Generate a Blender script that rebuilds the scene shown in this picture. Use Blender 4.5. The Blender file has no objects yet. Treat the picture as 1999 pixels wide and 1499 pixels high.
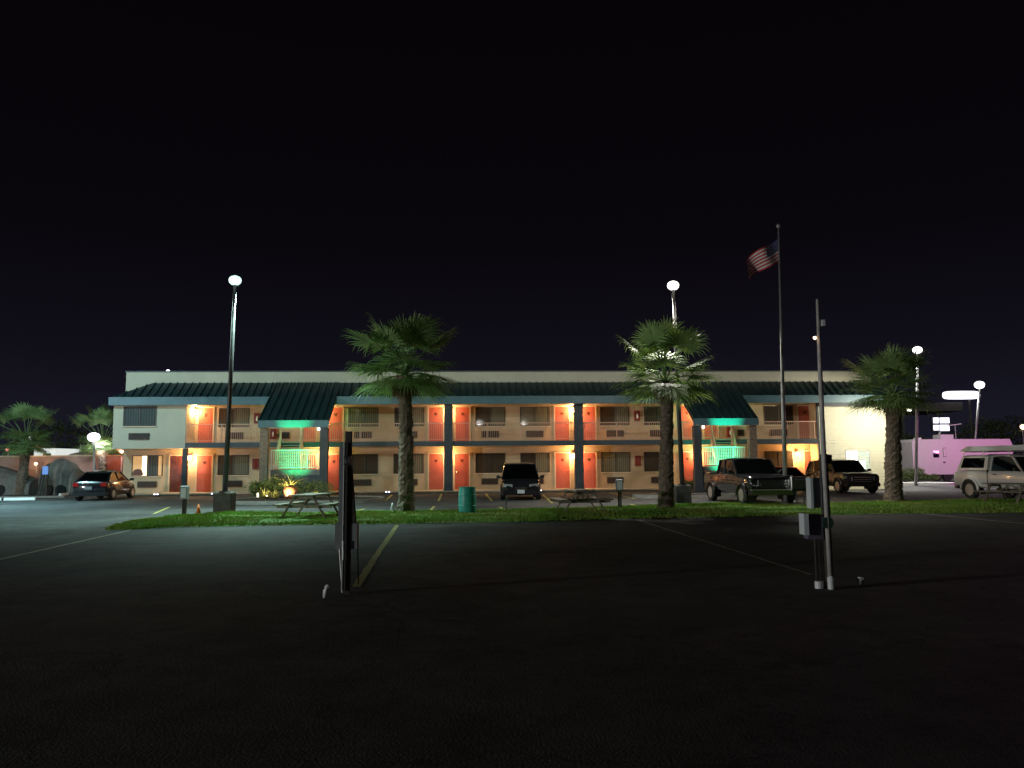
import bpy, math, random
from mathutils import Matrix, Vector, noise as mnoise
R = math.radians
random.seed(7)
SC = bpy.context.scene
COL = SC.collection

# ------------------------------------------------------------------ camera
F = 1555.0
PITCH, ROLL, CAMZ = R(5.63), R(0.455), 1.7
CM = Matrix.Rotation(math.pi/2 + PITCH, 3, 'X') @ Matrix.Rotation(-ROLL, 3, 'Z')
cam = bpy.data.cameras.new('camera')
cam.lens = F/1999*36; cam.sensor_width = 36; cam.clip_end = 2000; cam.clip_start = 0.1
co = bpy.data.objects.new('camera', cam); COL.objects.link(co)
co.matrix_world = Matrix.Translation((0, 0, CAMZ)) @ CM.to_4x4()
SC.camera = co

# ------------------------------------------------------------------ night sky
w = bpy.data.worlds.new("World"); SC.world = w; w.use_nodes = True
nt = w.node_tree; bg = nt.nodes['Background']
tc = nt.nodes.new('ShaderNodeTexCoord'); sx = nt.nodes.new('ShaderNodeSeparateXYZ')
rp = nt.nodes.new('ShaderNodeValToRGB')
nt.links.new(tc.outputs['Generated'], sx.inputs[0]); nt.links.new(sx.outputs['Z'], rp.inputs[0])
nt.links.new(rp.outputs[0], bg.inputs[0])
e = rp.color_ramp.elements
e[0].position = 0.0; e[0].color = (0.011, 0.011, 0.021, 1)
e[1].position = 0.5; e[1].color = (0.0016, 0.0011, 0.0017, 1)
m1 = rp.color_ramp.elements.new(0.13); m1.color = (0.0052, 0.0047, 0.0085, 1)
m2 = rp.color_ramp.elements.new(0.26); m2.color = (0.0028, 0.0022, 0.0036, 1)
bg.inputs[1].default_value = 1.0
SC.view_settings.view_transform = 'Standard'; SC.view_settings.look = 'None'
SC.view_settings.exposure = 0.0; SC.view_settings.gamma = 1.0
try:
    SC.cycles.use_denoising = True; SC.cycles.use_light_tree = True
    SC.cycles.max_bounces = 5; SC.cycles.sample_clamp_indirect = 3.0
except Exception: pass

# ------------------------------------------------------------------ pixel geometry (design positions)
def ray(px, py):
    return CM @ Vector(((px-999.5)/F, -(py-749.5)/F, -1.0))
def g(px, py, z=0.0):
    d = ray(px, py); t = (z-CAMZ)/d.z
    return Vector((d.x*t, d.y*t, z))
def atY(px, py, Y):
    d = ray(px, py); t = Y/d.y
    return Vector((d.x*t, Y, CAMZ+d.z*t))
TH = math.atan2(2.6, 43.6)
UX, UY = math.cos(TH), math.sin(TH)
O = atY(222, 875, 44.0); OX, OY = O.x, O.y
def bl(px, py, d):
    r = ray(px, py)
    nx, ny = -UY, UX
    t = (d + OX*nx + OY*ny)/(r.x*nx + r.y*ny)
    x, y = r.x*t, r.y*t
    return (x-OX)*UX + (y-OY)*UY, CAMZ + r.z*t
def bs(px, d, py=880): return bl(px, py, d)[0]
def b2w(s, d, z=0.0): return Vector((OX+s*UX-d*UY, OY+s*UY+d*UX, z))

# ------------------------------------------------------------------ materials
def mat(name, c, rough=0.7, metal=0.0, var=0.0, scale=3.0, bump=0.0, bscale=40.0, emit=None, es=0.0, coat=0.0, spec=0.5):
    m = bpy.data.materials.new(name); m.use_nodes = True
    n = m.node_tree; p = n.nodes['Principled BSDF']
    p.inputs['Base Color'].default_value = (*c, 1); p.inputs['Roughness'].default_value = rough
    p.inputs['Metallic'].default_value = metal; p.inputs['Specular IOR Level'].default_value = spec
    if coat: p.inputs['Coat Weight'].default_value = coat; p.inputs['Coat Roughness'].default_value = 0.04
    tcn = n.nodes.new('ShaderNodeTexCoord')
    if var:
        nz = n.nodes.new('ShaderNodeTexNoise'); nz.inputs['Scale'].default_value = scale; nz.inputs['Detail'].default_value = 6
        nz.inputs['Roughness'].default_value = 0.65
        cr = n.nodes.new('ShaderNodeValToRGB')
        cr.color_ramp.elements[0].position = 0.3; cr.color_ramp.elements[1].position = 0.7
        cr.color_ramp.elements[0].color = (*[x*(1-var) for x in c], 1)
        cr.color_ramp.elements[1].color = (*[min(1, x*(1+var)) for x in c], 1)
        n.links.new(tcn.outputs['Object'], nz.inputs['Vector']); n.links.new(nz.outputs[0], cr.inputs[0])
        n.links.new(cr.outputs[0], p.inputs['Base Color'])
    if bump:
        n2 = n.nodes.new('ShaderNodeTexNoise'); n2.inputs['Scale'].default_value = bscale; n2.inputs['Detail'].default_value = 4
        b = n.nodes.new('ShaderNodeBump'); b.inputs['Strength'].default_value = bump; b.inputs['Distance'].default_value = 0.02
        n.links.new(tcn.outputs['Object'], n2.inputs['Vector']); n.links.new(n2.outputs[0], b.inputs['Height'])
        n.links.new(b.outputs[0], p.inputs['Normal'])
    if emit:
        p.inputs['Emission Color'].default_value = (*emit, 1); p.inputs['Emission Strength'].default_value = es
    return m
def curtain_mat(name, c1, c2, freq, rough=0.04):
    m = mat(name, c1, rough); n = m.node_tree; p = n.nodes['Principled BSDF']
    tcn = n.nodes.new('ShaderNodeTexCoord'); wv = n.nodes.new('ShaderNodeTexWave')
    wv.bands_direction = 'X'; wv.inputs['Scale'].default_value = freq; wv.inputs['Distortion'].default_value = 1.2
    wv.inputs['Detail'].default_value = 2
    cr = n.nodes.new('ShaderNodeValToRGB'); cr.color_ramp.elements[0].color = (*c1, 1); cr.color_ramp.elements[1].color = (*c2, 1)
    n.links.new(tcn.outputs['Object'], wv.inputs['Vector']); n.links.new(wv.outputs[0], cr.inputs[0])
    n.links.new(cr.outputs[0], p.inputs['Base Color'])
    return m
M = {}
M['cream'] = mat('cream_siding', (0.53, 0.40, 0.26), 0.75, var=0.10, scale=1.5, bump=0.15)
M['ivory'] = mat('ivory_siding', (0.72, 0.68, 0.52), 0.6, var=0.04, scale=2)
M['stucco'] = mat('beige_stucco', (0.52, 0.49, 0.39), 0.85, var=0.09, scale=0.7, bump=0.3, bscale=60)
M['trim'] = mat('cream_trim', (0.66, 0.54, 0.38), 0.6, var=0.06)
M['soffit'] = mat('cream_soffit', (0.60, 0.48, 0.30), 0.7, var=0.05)
M['teal'] = mat('teal_metal_fascia', (0.075, 0.15, 0.18), 0.45, metal=0.0, var=0.18, scale=1.2)
M['roof'] = mat('dark_green_metal_roof', (0.018, 0.042, 0.046), 0.42, metal=0.1, var=0.3, scale=1.3)
M['column'] = mat('grey_teal_column', (0.045, 0.052, 0.060), 0.6, var=0.25, scale=3, bump=0.2)
M['slab'] = mat('slab_edge_paint', (0.055, 0.066, 0.078), 0.6, var=0.25, scale=2)
M['door'] = mat('coral_door_paint', (0.50, 0.12, 0.085), 0.45, var=0.08, scale=2)
M['brown'] = mat('dark_brown_door', (0.10, 0.022, 0.012), 0.45, var=0.5, scale=4)
M['stone'] = mat('rough_stone_cladding', (0.20, 0.15, 0.11), 0.9, var=0.55, scale=9, bump=0.9, bscale=12)
M['grille'] = mat('dark_ac_grille', (0.045, 0.03, 0.025), 0.6, var=0.2)
M['winframe'] = mat('bronze_window_frame', (0.05, 0.04, 0.032), 0.4)
M['curtD'] = curtain_mat('dim_drape_behind_glass', (0.045, 0.036, 0.026), (0.065, 0.053, 0.038), 3.0)
M['curtL'] = curtain_mat('pale_drape_behind_glass', (0.085, 0.082, 0.058), (0.19, 0.18, 0.13), 2.6)
M['curtG'] = curtain_mat('grey_drape_behind_glass', (0.055, 0.065, 0.066), (0.11, 0.12, 0.12), 2.2)
M['litroom'] = mat('lit_room_wall', (0.5, 0.35, 0.2), 0.9, emit=(1.0, 0.55, 0.2), es=0.45)
M['litstrip'] = mat('lit_lampshade', (0.9, 0.8, 0.6), 0.9, emit=(1.0, 0.72, 0.35), es=3.2)
M['officelit'] = mat('lit_office_interior', (0.8, 0.85, 0.8), 0.9, emit=(0.95, 1.0, 0.98), es=3.0)
M['officedim'] = mat('office_blind', (0.5, 0.6, 0.55), 0.6, var=0.4, scale=5, emit=(0.55, 0.8, 0.7), es=0.35)
M['lantern'] = mat('lantern_glass', (1, .9, .7), 0.4, emit=(1.0, 0.62, 0.22), es=30)
M['black'] = mat('black_metal', (0.012, 0.012, 0.013), 0.5)
M['redcab'] = mat('dark_red_cabinet', (0.18, 0.028, 0.02), 0.35)
M['white'] = mat('white_paint', (0.75, 0.75, 0.72), 0.6, var=0.05)
M['railpaint'] = mat('cream_rail_paint', (0.60, 0.36, 0.26), 0.5)
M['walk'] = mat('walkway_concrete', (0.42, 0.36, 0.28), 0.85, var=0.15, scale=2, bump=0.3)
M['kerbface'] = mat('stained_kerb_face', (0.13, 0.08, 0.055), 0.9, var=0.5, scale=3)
M['concrete'] = mat('weathered_concrete', (0.22, 0.21, 0.19), 0.9, var=0.25, scale=3, bump=0.5, bscale=30)
M['darkconc'] = mat('dark_weathered_concrete', (0.085, 0.082, 0.075), 0.9, var=0.35, scale=4, bump=0.5, bscale=30)
M['poleM'] = mat('dark_bronze_pole', (0.07, 0.065, 0.065), 0.45, metal=0.3, var=0.2)
M['poleG'] = mat('galvanised_pole', (0.36, 0.36, 0.36), 0.4, metal=0.4, var=0.2, scale=6)
M['chrome'] = mat('chrome', (0.7, 0.7, 0.7), 0.15, metal=1.0)
M['alloy'] = mat('alloy_wheel', (0.62, 0.60, 0.56), 0.3, metal=0.7)
M['tyre'] = mat('tyre_rubber', (0.015, 0.015, 0.016), 0.85)
M['glass'] = mat('dark_car_glass', (0.0012, 0.0015, 0.0018), 0.03, coat=0.4)
M['headl'] = mat('headlamp_lens', (0.55, 0.57, 0.58), 0.08, metal=0.5)
M['taill'] = mat('tail_lamp_lens', (0.30, 0.01, 0.01), 0.12)
M['plate'] = mat('white_number_plate', (0.65, 0.66, 0.7), 0.5)
M['grass'] = mat('lawn_blades', (0.12, 0.29, 0.030), 0.75, var=0.45, scale=1.8)
gm_ = M['grass']; gn = gm_.node_tree; tcn_ = gn.nodes.new('ShaderNodeTexCoord'); nz_ = gn.nodes.new('ShaderNodeTexNoise'); nz_.inputs['Scale'].default_value = .55; nz_.inputs['Detail'].default_value = 5
rr0 = gn.nodes.new('ShaderNodeValToRGB'); rr0.color_ramp.elements[0].position = .38; rr0.color_ramp.elements[0].color = (.25,.31,.05,1); rr0.color_ramp.elements[1].position = .62; rr0.color_ramp.elements[1].color = (.17,.38,.035,1)
gn.links.new(tcn_.outputs['Object'], nz_.inputs['Vector']); gn.links.new(nz_.outputs[0], rr0.inputs[0]); gn.links.new(rr0.outputs[0], gn.nodes['Principled BSDF'].inputs['Base Color'])
M['soil'] = mat('lawn_soil', (0.07, 0.15, 0.025), 0.95, var=0.4, scale=2.5, bump=0.7)
M['mulch'] = mat('dark_mulch', (0.035,0.025,0.018), .95, var=.5, scale=6, bump=.8)
M['trunk'] = mat('palm_bark', (0.17, 0.13, 0.095), 0.95, var=0.6, scale=14, bump=1.0, bscale=25)
M['frond'] = mat('palm_frond', (0.26, 0.40, 0.16), 0.5, var=0.35, scale=3, spec=.12)
def translucent(m, c, f):
    n = m.node_tree; p = n.nodes['Principled BSDF']; o = n.nodes['Material Output']
    t = n.nodes.new('ShaderNodeBsdfTranslucent'); t.inputs[0].default_value = (*c, 1)
    x = n.nodes.new('ShaderNodeMixShader'); x.inputs[0].default_value = f
    n.links.new(p.outputs[0], x.inputs[1]); n.links.new(t.outputs[0], x.inputs[2]); n.links.new(x.outputs[0], o.inputs[0])
translucent(M['frond'], (.24,.34,.08), .30)
M['deadf'] = mat('dry_palm_frond', (0.20, 0.14, 0.075), .8, var=.3)
M['bush'] = mat('shrub_leaf', (0.09, 0.13, 0.035), 0.6, var=0.5, scale=4)
M['agave'] = mat('spiky_plant_leaf', (0.36, 0.34, 0.11), 0.5, var=0.3, scale=4)
M['terra'] = mat('terracotta', (0.50, 0.20, 0.10), 0.8, var=0.15, scale=5)
M['wood'] = mat('weathered_table_wood', (0.20, 0.18, 0.14), 0.8, var=0.35, scale=9, bump=0.5)
M['drum'] = mat('teal_plastic_drum', (0.03, 0.30, 0.25), 0.45, var=0.12, scale=4)
M['orange'] = mat('orange_cone', (0.65, 0.16, 0.03), 0.6)
M['yellow'] = mat('yellow_line_paint', (0.42, 0.36, 0.10), 0.8, var=0.35, scale=6)
M['pale'] = mat('worn_white_line_paint', (0.42, 0.38, 0.30), 0.85, var=0.45, scale=6)
M['postwood'] = mat('dark_creosote_post', (0.045, 0.042, 0.035), 0.9, var=0.4, scale=8, bump=0.6)
M['boxgrey'] = mat('grey_meter_box', (0.20, 0.22, 0.23), 0.5, var=0.12, scale=4)
M['boxlid'] = mat('pale_box_lid', (0.55, 0.62, 0.64), 0.5, var=0.08)
M['pvc'] = mat('white_pvc', (0.60, 0.63, 0.64), 0.45, var=0.15, scale=20)
M['tarp'] = mat('grey_tarpaulin', (0.17, 0.16, 0.145), 0.8, var=0.45, scale=1.3, bump=0.6, bscale=3)
M['pinkwall'] = mat('rendered_boundary_wall', (0.32, 0.22, 0.18), 0.9, var=0.2, scale=0.8)
M['rv'] = mat('rv_fibreglass', (0.62, 0.58, 0.60), 0.45, var=0.03)
M['bluesign'] = mat('blue_sign_face', (0.10, 0.25, 0.65), 0.5, emit=(0.2, 0.45, 1.0), es=0.25)
M['panelW'] = mat('lit_sign_panel', (0.9, 0.9, 1), 0.5, emit=(0.92, 0.88, 1.0), es=1.8)
M['shopW'] = mat('glowing_shop_front', (0.7, 0.72, 0.66), 0.8, emit=(0.9, 0.95, 0.9), es=0.8)  # wall emits by itself; the light on it is put into the material
M['canopyW'] = mat('canopy_underside', (0.12, 0.12, 0.11), 0.7)
M['ledW'] = mat('led_lens', (1, 1, 1), 0.3, emit=(0.9, 0.88, 1.0), es=3.5)
M['redlamp'] = mat('red_lamp_lens', (1, .2, .1), 0.3, emit=(1.0, 0.30, 0.28), es=3.5)
M['warmlamp'] = mat('warm_lamp_lens', (1, .7, .4), 0.3, emit=(1.0, 0.62, 0.40), es=3.5)
M['navy'] = mat('flag_navy', (0.05, 0.06, 0.20), 0.8)
M['fred'] = mat('flag_red', (0.60, 0.06, 0.07), 0.8)
M['fwhite'] = mat('flag_white', (0.85, 0.80, 0.78), 0.8)
def lens(col, s): return mat('lamp_lens', (1, 1, 1), 0.3, emit=col, es=s)

# ------------------------------------------------------------------ mesh helpers
class MB:
    def __init__(s): s.v = []; s.f = []; s.m = []
    def add(s, vs, fs, mi=0):
        k = len(s.v); s.v += [tuple(v) for v in vs]
        for f in fs: s.f.append(tuple(i+k for i in f)); s.m.append(mi)
        return s
    def box(s, x0, x1, y0, y1, z0, z1, mi=0):
        if x0 > x1: x0, x1 = x1, x0
        if y0 > y1: y0, y1 = y1, y0
        if z0 > z1: z0, z1 = z1, z0
        return s.add([(x0,y0,z0),(x1,y0,z0),(x1,y1,z0),(x0,y1,z0),(x0,y0,z1),(x1,y0,z1),(x1,y1,z1),(x0,y1,z1)],
              [(3,2,1,0),(4,5,6,7),(0,1,5,4),(1,2,6,5),(2,3,7,6),(3,0,4,7)], mi)
    def rings(s, rings, cap=True, mi=0, closed=True):
        n = len(rings[0]); vs = [v for r in rings for v in r]; fs = []
        for i in range(len(rings)-1):
            for j in range(n if closed else n-1):
                k = (j+1) % n
                fs.append((i*n+j, i*n+k, (i+1)*n+k, (i+1)*n+j))
        if cap and closed:
            fs.append(tuple(range(n-1, -1, -1))); fs.append(tuple((len(rings)-1)*n+j for j in range(n)))
        return s.add(vs, fs, mi)
    def tube(s, pts, rad, n=8, mi=0):
        pts = [Vector(p) for p in pts]
        if not hasattr(rad, '__len__'): rad = [rad]*len(pts)
        rs = []
        for i, p in enumerate(pts):
            d = (pts[min(i+1, len(pts)-1)]-pts[max(i-1, 0)]).normalized()
            a = Vector((0,0,1)) if abs(d.z) < 0.9 else Vector((1,0,0))
            u = d.cross(a).normalized(); v = d.cross(u)
            rs.append([p+(u*math.cos(2*math.pi*k/n)+v*math.sin(2*math.pi*k/n))*rad[i] for k in range(n)])
        return s.rings(rs, mi=mi)
    def bar(s, a, b, wd, th, mi=0, up=Vector((0,0,1))):
        a, b = Vector(a), Vector(b); d = (b-a).normalized()
        u = d.cross(up)
        u = u.normalized() if u.length > 1e-4 else Vector((1,0,0))
        v = d.cross(u).normalized()
        r = lambda p: [p+u*wd/2+v*th/2, p-u*wd/2+v*th/2, p-u*wd/2-v*th/2, p+u*wd/2-v*th/2]
        return s.rings([r(a), r(b)], mi=mi)
    def lathe(s, prof, c=(0,0,0), n=20, mi=0):
        c = Vector(c)
        return s.rings([[c+Vector((r*math.cos(2*math.pi*k/n), r*math.sin(2*math.pi*k/n), z)) for k in range(n)] for r, z in prof], mi=mi)
    def build(s, name, mats, parent=None, smooth=False, loc=None):
        me = bpy.data.meshes.new(name); me.from_pydata(s.v, [], s.f)
        if not isinstance(mats, (list, tuple)): mats = [mats]
        for m in mats: me.materials.append(m)
        me.polygons.foreach_set('material_index', s.m)
        if smooth: me.polygons.foreach_set('use_smooth', [True]*len(s.f))
        me.update()
        o = bpy.data.objects.new(name, me); COL.objects.link(o)
        if parent: o.parent = parent
        if loc is not None: o.location = loc
        return o
def thing(name, label, cat, loc=(0,0,0), rz=0.0, group=None):
    o = bpy.data.objects.new(name, None); COL.objects.link(o); o.empty_display_size = 0.2
    o.location = loc; o.rotation_euler = (0, 0, rz)
    return tag(o, label, cat, group)
def tag(o, label, cat, group=None):
    o['label'] = label; o['category'] = cat
    if group: o['group'] = group
    return o
def struct(o): o['kind'] = 'structure'; return o
def copy_tree(o, parent=None):
    c = o.copy(); COL.objects.link(c)
    if parent: c.parent = parent
    for ch in list(o.children): copy_tree(ch, c)
    return c
def light(name, kind, loc, energy, color, parent=None, size=0.1, spot=None, blend=0.6, aim=None):
    l = bpy.data.lights.new(name, kind); l.energy = energy; l.color = color; l.shadow_soft_size = size
    if spot: l.spot_size = spot; l.spot_blend = blend
    o = bpy.data.objects.new(name, l); COL.objects.link(o); o.location = loc
    if aim is not None: o.rotation_euler = (Vector(aim)-Vector(loc)).to_track_quat('-Z', 'Y').to_euler()
    if parent: o.parent = parent
    return o
def text_mesh(name, txt, size, m, parent, loc, rot, thick=0.004, sx=1.0):
    cu = bpy.data.curves.new('lettering', 'FONT'); cu.body = txt; cu.size = size; cu.extrude = thick
    cu.align_x = 'CENTER'; cu.align_y = 'CENTER'
    to = bpy.data.objects.new('lettering', cu); COL.objects.link(to)
    dg = bpy.context.evaluated_depsgraph_get(); dg.update()
    me = bpy.data.meshes.new_from_object(to.evaluated_get(dg)); bpy.data.objects.remove(to); bpy.data.curves.remove(cu)
    me.materials.clear(); me.materials.append(m)
    o = bpy.data.objects.new(name, me); COL.objects.link(o); o.parent = parent
    o.location = loc; o.rotation_euler = rot; o.scale = (sx, 1, 1)
    return o

# ------------------------------------------------------------------ ground
def asphalt():
    m = mat('asphalt', (0.05, 0.05, 0.05), 0.85); n = m.node_tree; p = n.nodes['Principled BSDF']; L = n.links
    tcn = n.nodes.new('ShaderNodeTexCoord')
    def noise(sc, det=5, ro=0.6):
        z = n.nodes.new('ShaderNodeTexNoise'); z.inputs['Scale'].default_value = sc; z.inputs['Detail'].default_value = det
        z.inputs['Roughness'].default_value = ro; L.new(tcn.outputs['Object'], z.inputs['Vector']); return z
    a, b, c = noise(0.28, 6, 0.7), noise(14, 3), noise(1.6, 6, 0.75)
    mx = n.nodes.new('ShaderNodeMath'); mx.operation = 'MULTIPLY_ADD'; mx.inputs[1].default_value = 0.42
    L.new(c.outputs[0], mx.inputs[0]); 
    mb = n.nodes.new('ShaderNodeMath'); mb.operation = 'MULTIPLY'; mb.inputs[1].default_value = 0.25; L.new(b.outputs[0], mb.inputs[0])
    ma = n.nodes.new('ShaderNodeMath'); ma.operation = 'MULTIPLY_ADD'; ma.inputs[1].default_value = 0.50
    L.new(a.outputs[0], ma.inputs[0]); L.new(mb.outputs[0], ma.inputs[2]); L.new(ma.outputs[0], mx.inputs[2])
    cr = n.nodes.new('ShaderNodeValToRGB')
    cr.color_ramp.elements[0].position = 0.47; cr.color_ramp.elements[0].color = (0.013, 0.0135, 0.0145, 1)
    cr.color_ramp.elements[1].position = 0.70; cr.color_ramp.elements[1].color = (0.085, 0.085, 0.083, 1)
    L.new(mx.outputs[0], cr.inputs[0])
    # cracks
    vo = n.nodes.new('ShaderNodeTexVoronoi'); vo.feature = 'DISTANCE_TO_EDGE'; vo.inputs['Scale'].default_value = 0.30
    wp = noise(0.9, 4); va = n.nodes.new('ShaderNodeVectorMath'); va.operation = 'MULTIPLY_ADD'
    va.inputs[1].default_value = (2.2, 2.2, 0); L.new(wp.outputs[1], va.inputs[0]); L.new(tcn.outputs['Object'], va.inputs[2])
    L.new(va.outputs[0], vo.inputs['Vector'])
    cc = n.nodes.new('ShaderNodeValToRGB'); cc.color_ramp.elements[0].position = 0.0; cc.color_ramp.elements[0].color = (.35,.35,.35,1)
    cc.color_ramp.elements[1].position = 0.012; cc.color_ramp.elements[1].color = (1,1,1,1); L.new(vo.outputs[0], cc.inputs[0])
    mm = n.nodes.new('ShaderNodeMixRGB'); mm.blend_type = 'MULTIPLY'; mm.inputs[0].default_value = 1
    L.new(cr.outputs[0], mm.inputs[1]); L.new(cc.outputs[0], mm.inputs[2]); L.new(mm.outputs[0], p.inputs['Base Color'])
    bp = n.nodes.new('ShaderNodeBump'); bp.inputs['Strength'].default_value = 0.7; bp.inputs['Distance'].default_value = 0.02
    b3 = noise(45, 3); L.new(b3.outputs[0], bp.inputs['Height']); L.new(bp.outputs[0], p.inputs['Normal'])
    return m
M['asphalt'] = asphalt()
struct(MB().add([(-700,-80,0),(700,-80,0),(700,900,0),(-700,900,0)], [(0,1,2,3)]).build('ground', M['asphalt']))

def strip(p, q, wd, m, name='painted_line', z=0.004, ragged=True):
    a, b = g(*p), g(*q); a.z = b.z = z
    d = (b-a); L = d.length; d.normalize(); n = Vector((-d.y, d.x, 0)); mb = MB(); rows = []
    k = max(2, int(L/0.35)); rnd = random.Random(int(p[0]))
    for i in range(k+1):
        c = a+d*L*i/k; j = 0.012 if ragged else 0
        rows.append([c+n*(wd/2+rnd.uniform(-j, j)), c-n*(wd/2+rnd.uniform(-j, j))])
    mb.rings(rows, cap=False, closed=False)
    return mb.build(name, m)
def line(p, q, wd, m): return struct(strip(p, q, wd, m))
line((775,1025), (694,1146), 0.115, M['yellow'])
line((1247,1016), (1584,1122), 0.07, M['pale'])
line((1805,1003), (2060,1029), 0.09, M['pale'])
line((255,1035), (-40,1101), 0.08, M['pale'])
for a, b in (((672,1004),(712,993)), ((836,1001),(848,988)), ((975,990),(992,998)), ((1230,984),(1264,992)), ((1068,994),(1100,1001)),
             ((752,978),(765,966)), ((948,963),(960,978)), ((1060,966),(1078,982)), ((856,978),(862,964)), ((1190,962),(1240,974)),
             ((300,1003),(330,990))):
    line(a, b, 0.10, M['yellow'])

# lawn strip
near = [(205,1035),(260,1035),(340,1030),(560,1026),(800,1023),(1000,1020),(1250,1013),(1420,1010),(1600,1006),(1800,1003),(2060,1001)]
far = [(230,1026),(262,1018),(340,1008),(440,1001),(620,1002),(830,998),(1000,996),(1130,993),(1400,983),(1600,983),(1760,979),(2060,974)]
def curve_at(pts, t):
    x = 205+t*(2060-205)
    if x <= pts[0][0]: return pts[0]
    for (a, b), (c, d) in zip(pts, pts[1:]):
        if a <= x <= c: return (x, b+(d-b)*(x-a)/(c-a))
    return pts[-1]
N = 90; rows = []
for i in range(N+1):
    t = i/N; a = g(*curve_at(near, t)); b = g(*curve_at(far, t)); row = []
    for j in range(7):
        p = a.lerp(b, j/6); e_ = min(j, 6-j)/3
        row.append((p.x, p.y+(random.uniform(-.12,.12) if j in (0,6) else 0), 0.006+0.025*min(1, e_*1.5)+random.uniform(0, .012)))
    rows.append(row)
mb = MB(); mb.rings(rows, cap=False, closed=False)
struct(mb.build('lawn', M['soil'], smooth=True))
mb = MB(); rnd = random.Random(3)
for i in range(80000):
    t = rnd.random()
    a = g(*curve_at(near, t)); b = g(*curve_at(far, t)); p = a.lerp(b, rnd.random()**0.85*1.03-.015+rnd.gauss(0,.012))
    nn_ = mnoise.noise((p.x*.5, p.y*.9, 0))
    if nn_ < -.25 and rnd.random() < .6: continue
    h = rnd.uniform(.02, .06)*(1+.8*nn_); wd = rnd.uniform(.010, .022); an = rnd.uniform(0, 6.283); lx, ly = rnd.uniform(-.03,.03), rnd.uniform(-.03,.03)
    cx, cy = math.cos(an)*wd, math.sin(an)*wd
    mb.add([(p.x-cx, p.y-cy, .02), (p.x+cx, p.y+cy, .02), (p.x+lx, p.y+ly, .04+h)], [(0,1,2)])
go = mb.build('grass', M['grass']); go['kind'] = 'stuff'
go['label'] = 'short green lawn grass strip between parking rows'; go['category'] = 'grass'

# ------------------------------------------------------------------ motel
DW = 1.5                                            # recessed walls this far behind the front plane
SL, SR = bs(222, 0, 800), bs(1735, 0, 880)
S_LB, S_RB = bs(361, 0), bs(1603, 0)
motel = thing('motel', 'long two-storey cream motel with coral doors, open walkways and dark green metal roof', 'building', b2w(0, 0), TH)
Z1, ZC1, Z2, ZC2 = 0.16, 2.65, 2.93, 5.0
def siding(s0, s1, z0, z1, d, lap=0.014, rise=0.115):
    mb = MB(); z = z0
    while z < z1-1e-3:
        zt = min(z+rise, z1)
        mb.add([(s0,d-lap,z),(s1,d-lap,z),(s1,d,zt),(s0,d,zt)], [(0,1,2,3)])
        mb.add([(s0,d,z),(s1,d,z),(s1,d-lap,z),(s0,d-lap,z)], [(0,1,2,3)])
        z = zt
    return mb
s_wl = bs(240, DW, 920)
siding(s_wl, S_RB, Z1, ZC1, DW).build('lower_wall', M['cream'], motel)
siding(S_LB, S_RB, Z2, ZC2, DW).build('upper_wall', M['cream'], motel)
siding(S_RB, SR, 0.10, 4.80, 0.0, lap=.035, rise=0.16).build('office_wall', M['ivory'], motel)
# closed volumes behind the walls
mb = MB(); mb.box(SL+0.25, SR-0.05, DW+0.02, 11, 0, 6.3); mb.build('rear_volume', M['stucco'], motel)
mb = MB(); mb.box(SL, S_LB, 0, DW+0.4, ZC1-0.03, ZC2+0.02); mb.build('upper_room_block', M['stucco'], motel)
mb = MB(); mb.box(S_RB+0.01, SR, 0.012, DW+0.4, 0.0, ZC2+0.1); mb.build('office_block', M['cream'], motel)
mb = MB(); mb.box(S_RB-0.06, S_RB+0.07, -0.05, 0.06, 0, 4.85); mb.box(SR-0.03, SR+0.08, -0.05, 0.06, 0, 4.85); mb.box(S_RB+0.07, SR-0.03, -0.03, 0.0, 0.0, 0.10)
mb.build('corner_trim', M['ivory'], motel)
# parapet
sp0, sp1 = bs(246, 1.0, 745), SR-0.3
mb = MB(); mb.box(sp0, sp1, 1.0, 1.25, 5.4, 6.98); mb.box(sp0, sp0+0.25, 1.25, 11, 5.4, 6.98); mb.build('parapet', M['stucco'], motel)
mb = MB(); mb.box(sp0-0.04, sp1+0.04, 0.95, 1.3, 6.983, 7.05); mb.build('parapet_coping', M['slab'], motel)
# main roof skirt with standing seams
se0, se1 = SL-0.10, SR+0.3; ze, zr, de, dr = 5.42, 6.36, -0.40, 0.995; run = dr-de
def roof_pt(s, t): return (s, de+run*t, ze+(zr-ze)*t)
mb = MB()
hl, hr = se0+1.75, se1-1.75
mb.add([roof_pt(se0,0), roof_pt(se1,0), roof_pt(hr,1), roof_pt(hl,1)], [(0,1,2,3)])
mb.add([roof_pt(se0,0), roof_pt(hl,1), (hl, 3.0, zr), (se0, 3.0, ze)], [(0,1,2,3)])
mb.add([roof_pt(se1,0), (se1, 3.0, ze), (hr, 3.0, zr), roof_pt(hr,1)], [(0,1,2,3)])
s = se0+0.3
while s < se1-0.2:
    tmax = 1.0
    if s < hl: tmax = (s-se0)/(hl-se0)
    if s > hr: tmax = (se1-s)/(se1-hr)
    a = Vector(roof_pt(s, 0)); b = Vector(roof_pt(s, tmax*0.98))
    mb.bar(a+Vector((0,0,.03)), b+Vector((0,0,.03)), 0.045, 0.075); s += 0.41
mb.build('roof', M['roof'], motel)
mb = MB(); mb.box(se0, se1, de-0.06, de, ZC2, ze-0.002); mb.box(se0, se0+0.05, de, 3, ZC2, ze-0.002); mb.box(se1-0.05, se1, de, 3, ZC2, ze-0.002)
mb.box(se0, se1, de-0.09, de-0.06, ze-0.07, ze+0.02)
mb.build('roof_fascia', M['teal'], motel)
mb = MB(); mb.box(se0+0.05, se1-0.05, de, 3, ZC2+0.01, ZC2+0.06); mb.build('soffit', M['soffit'], motel)
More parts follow.
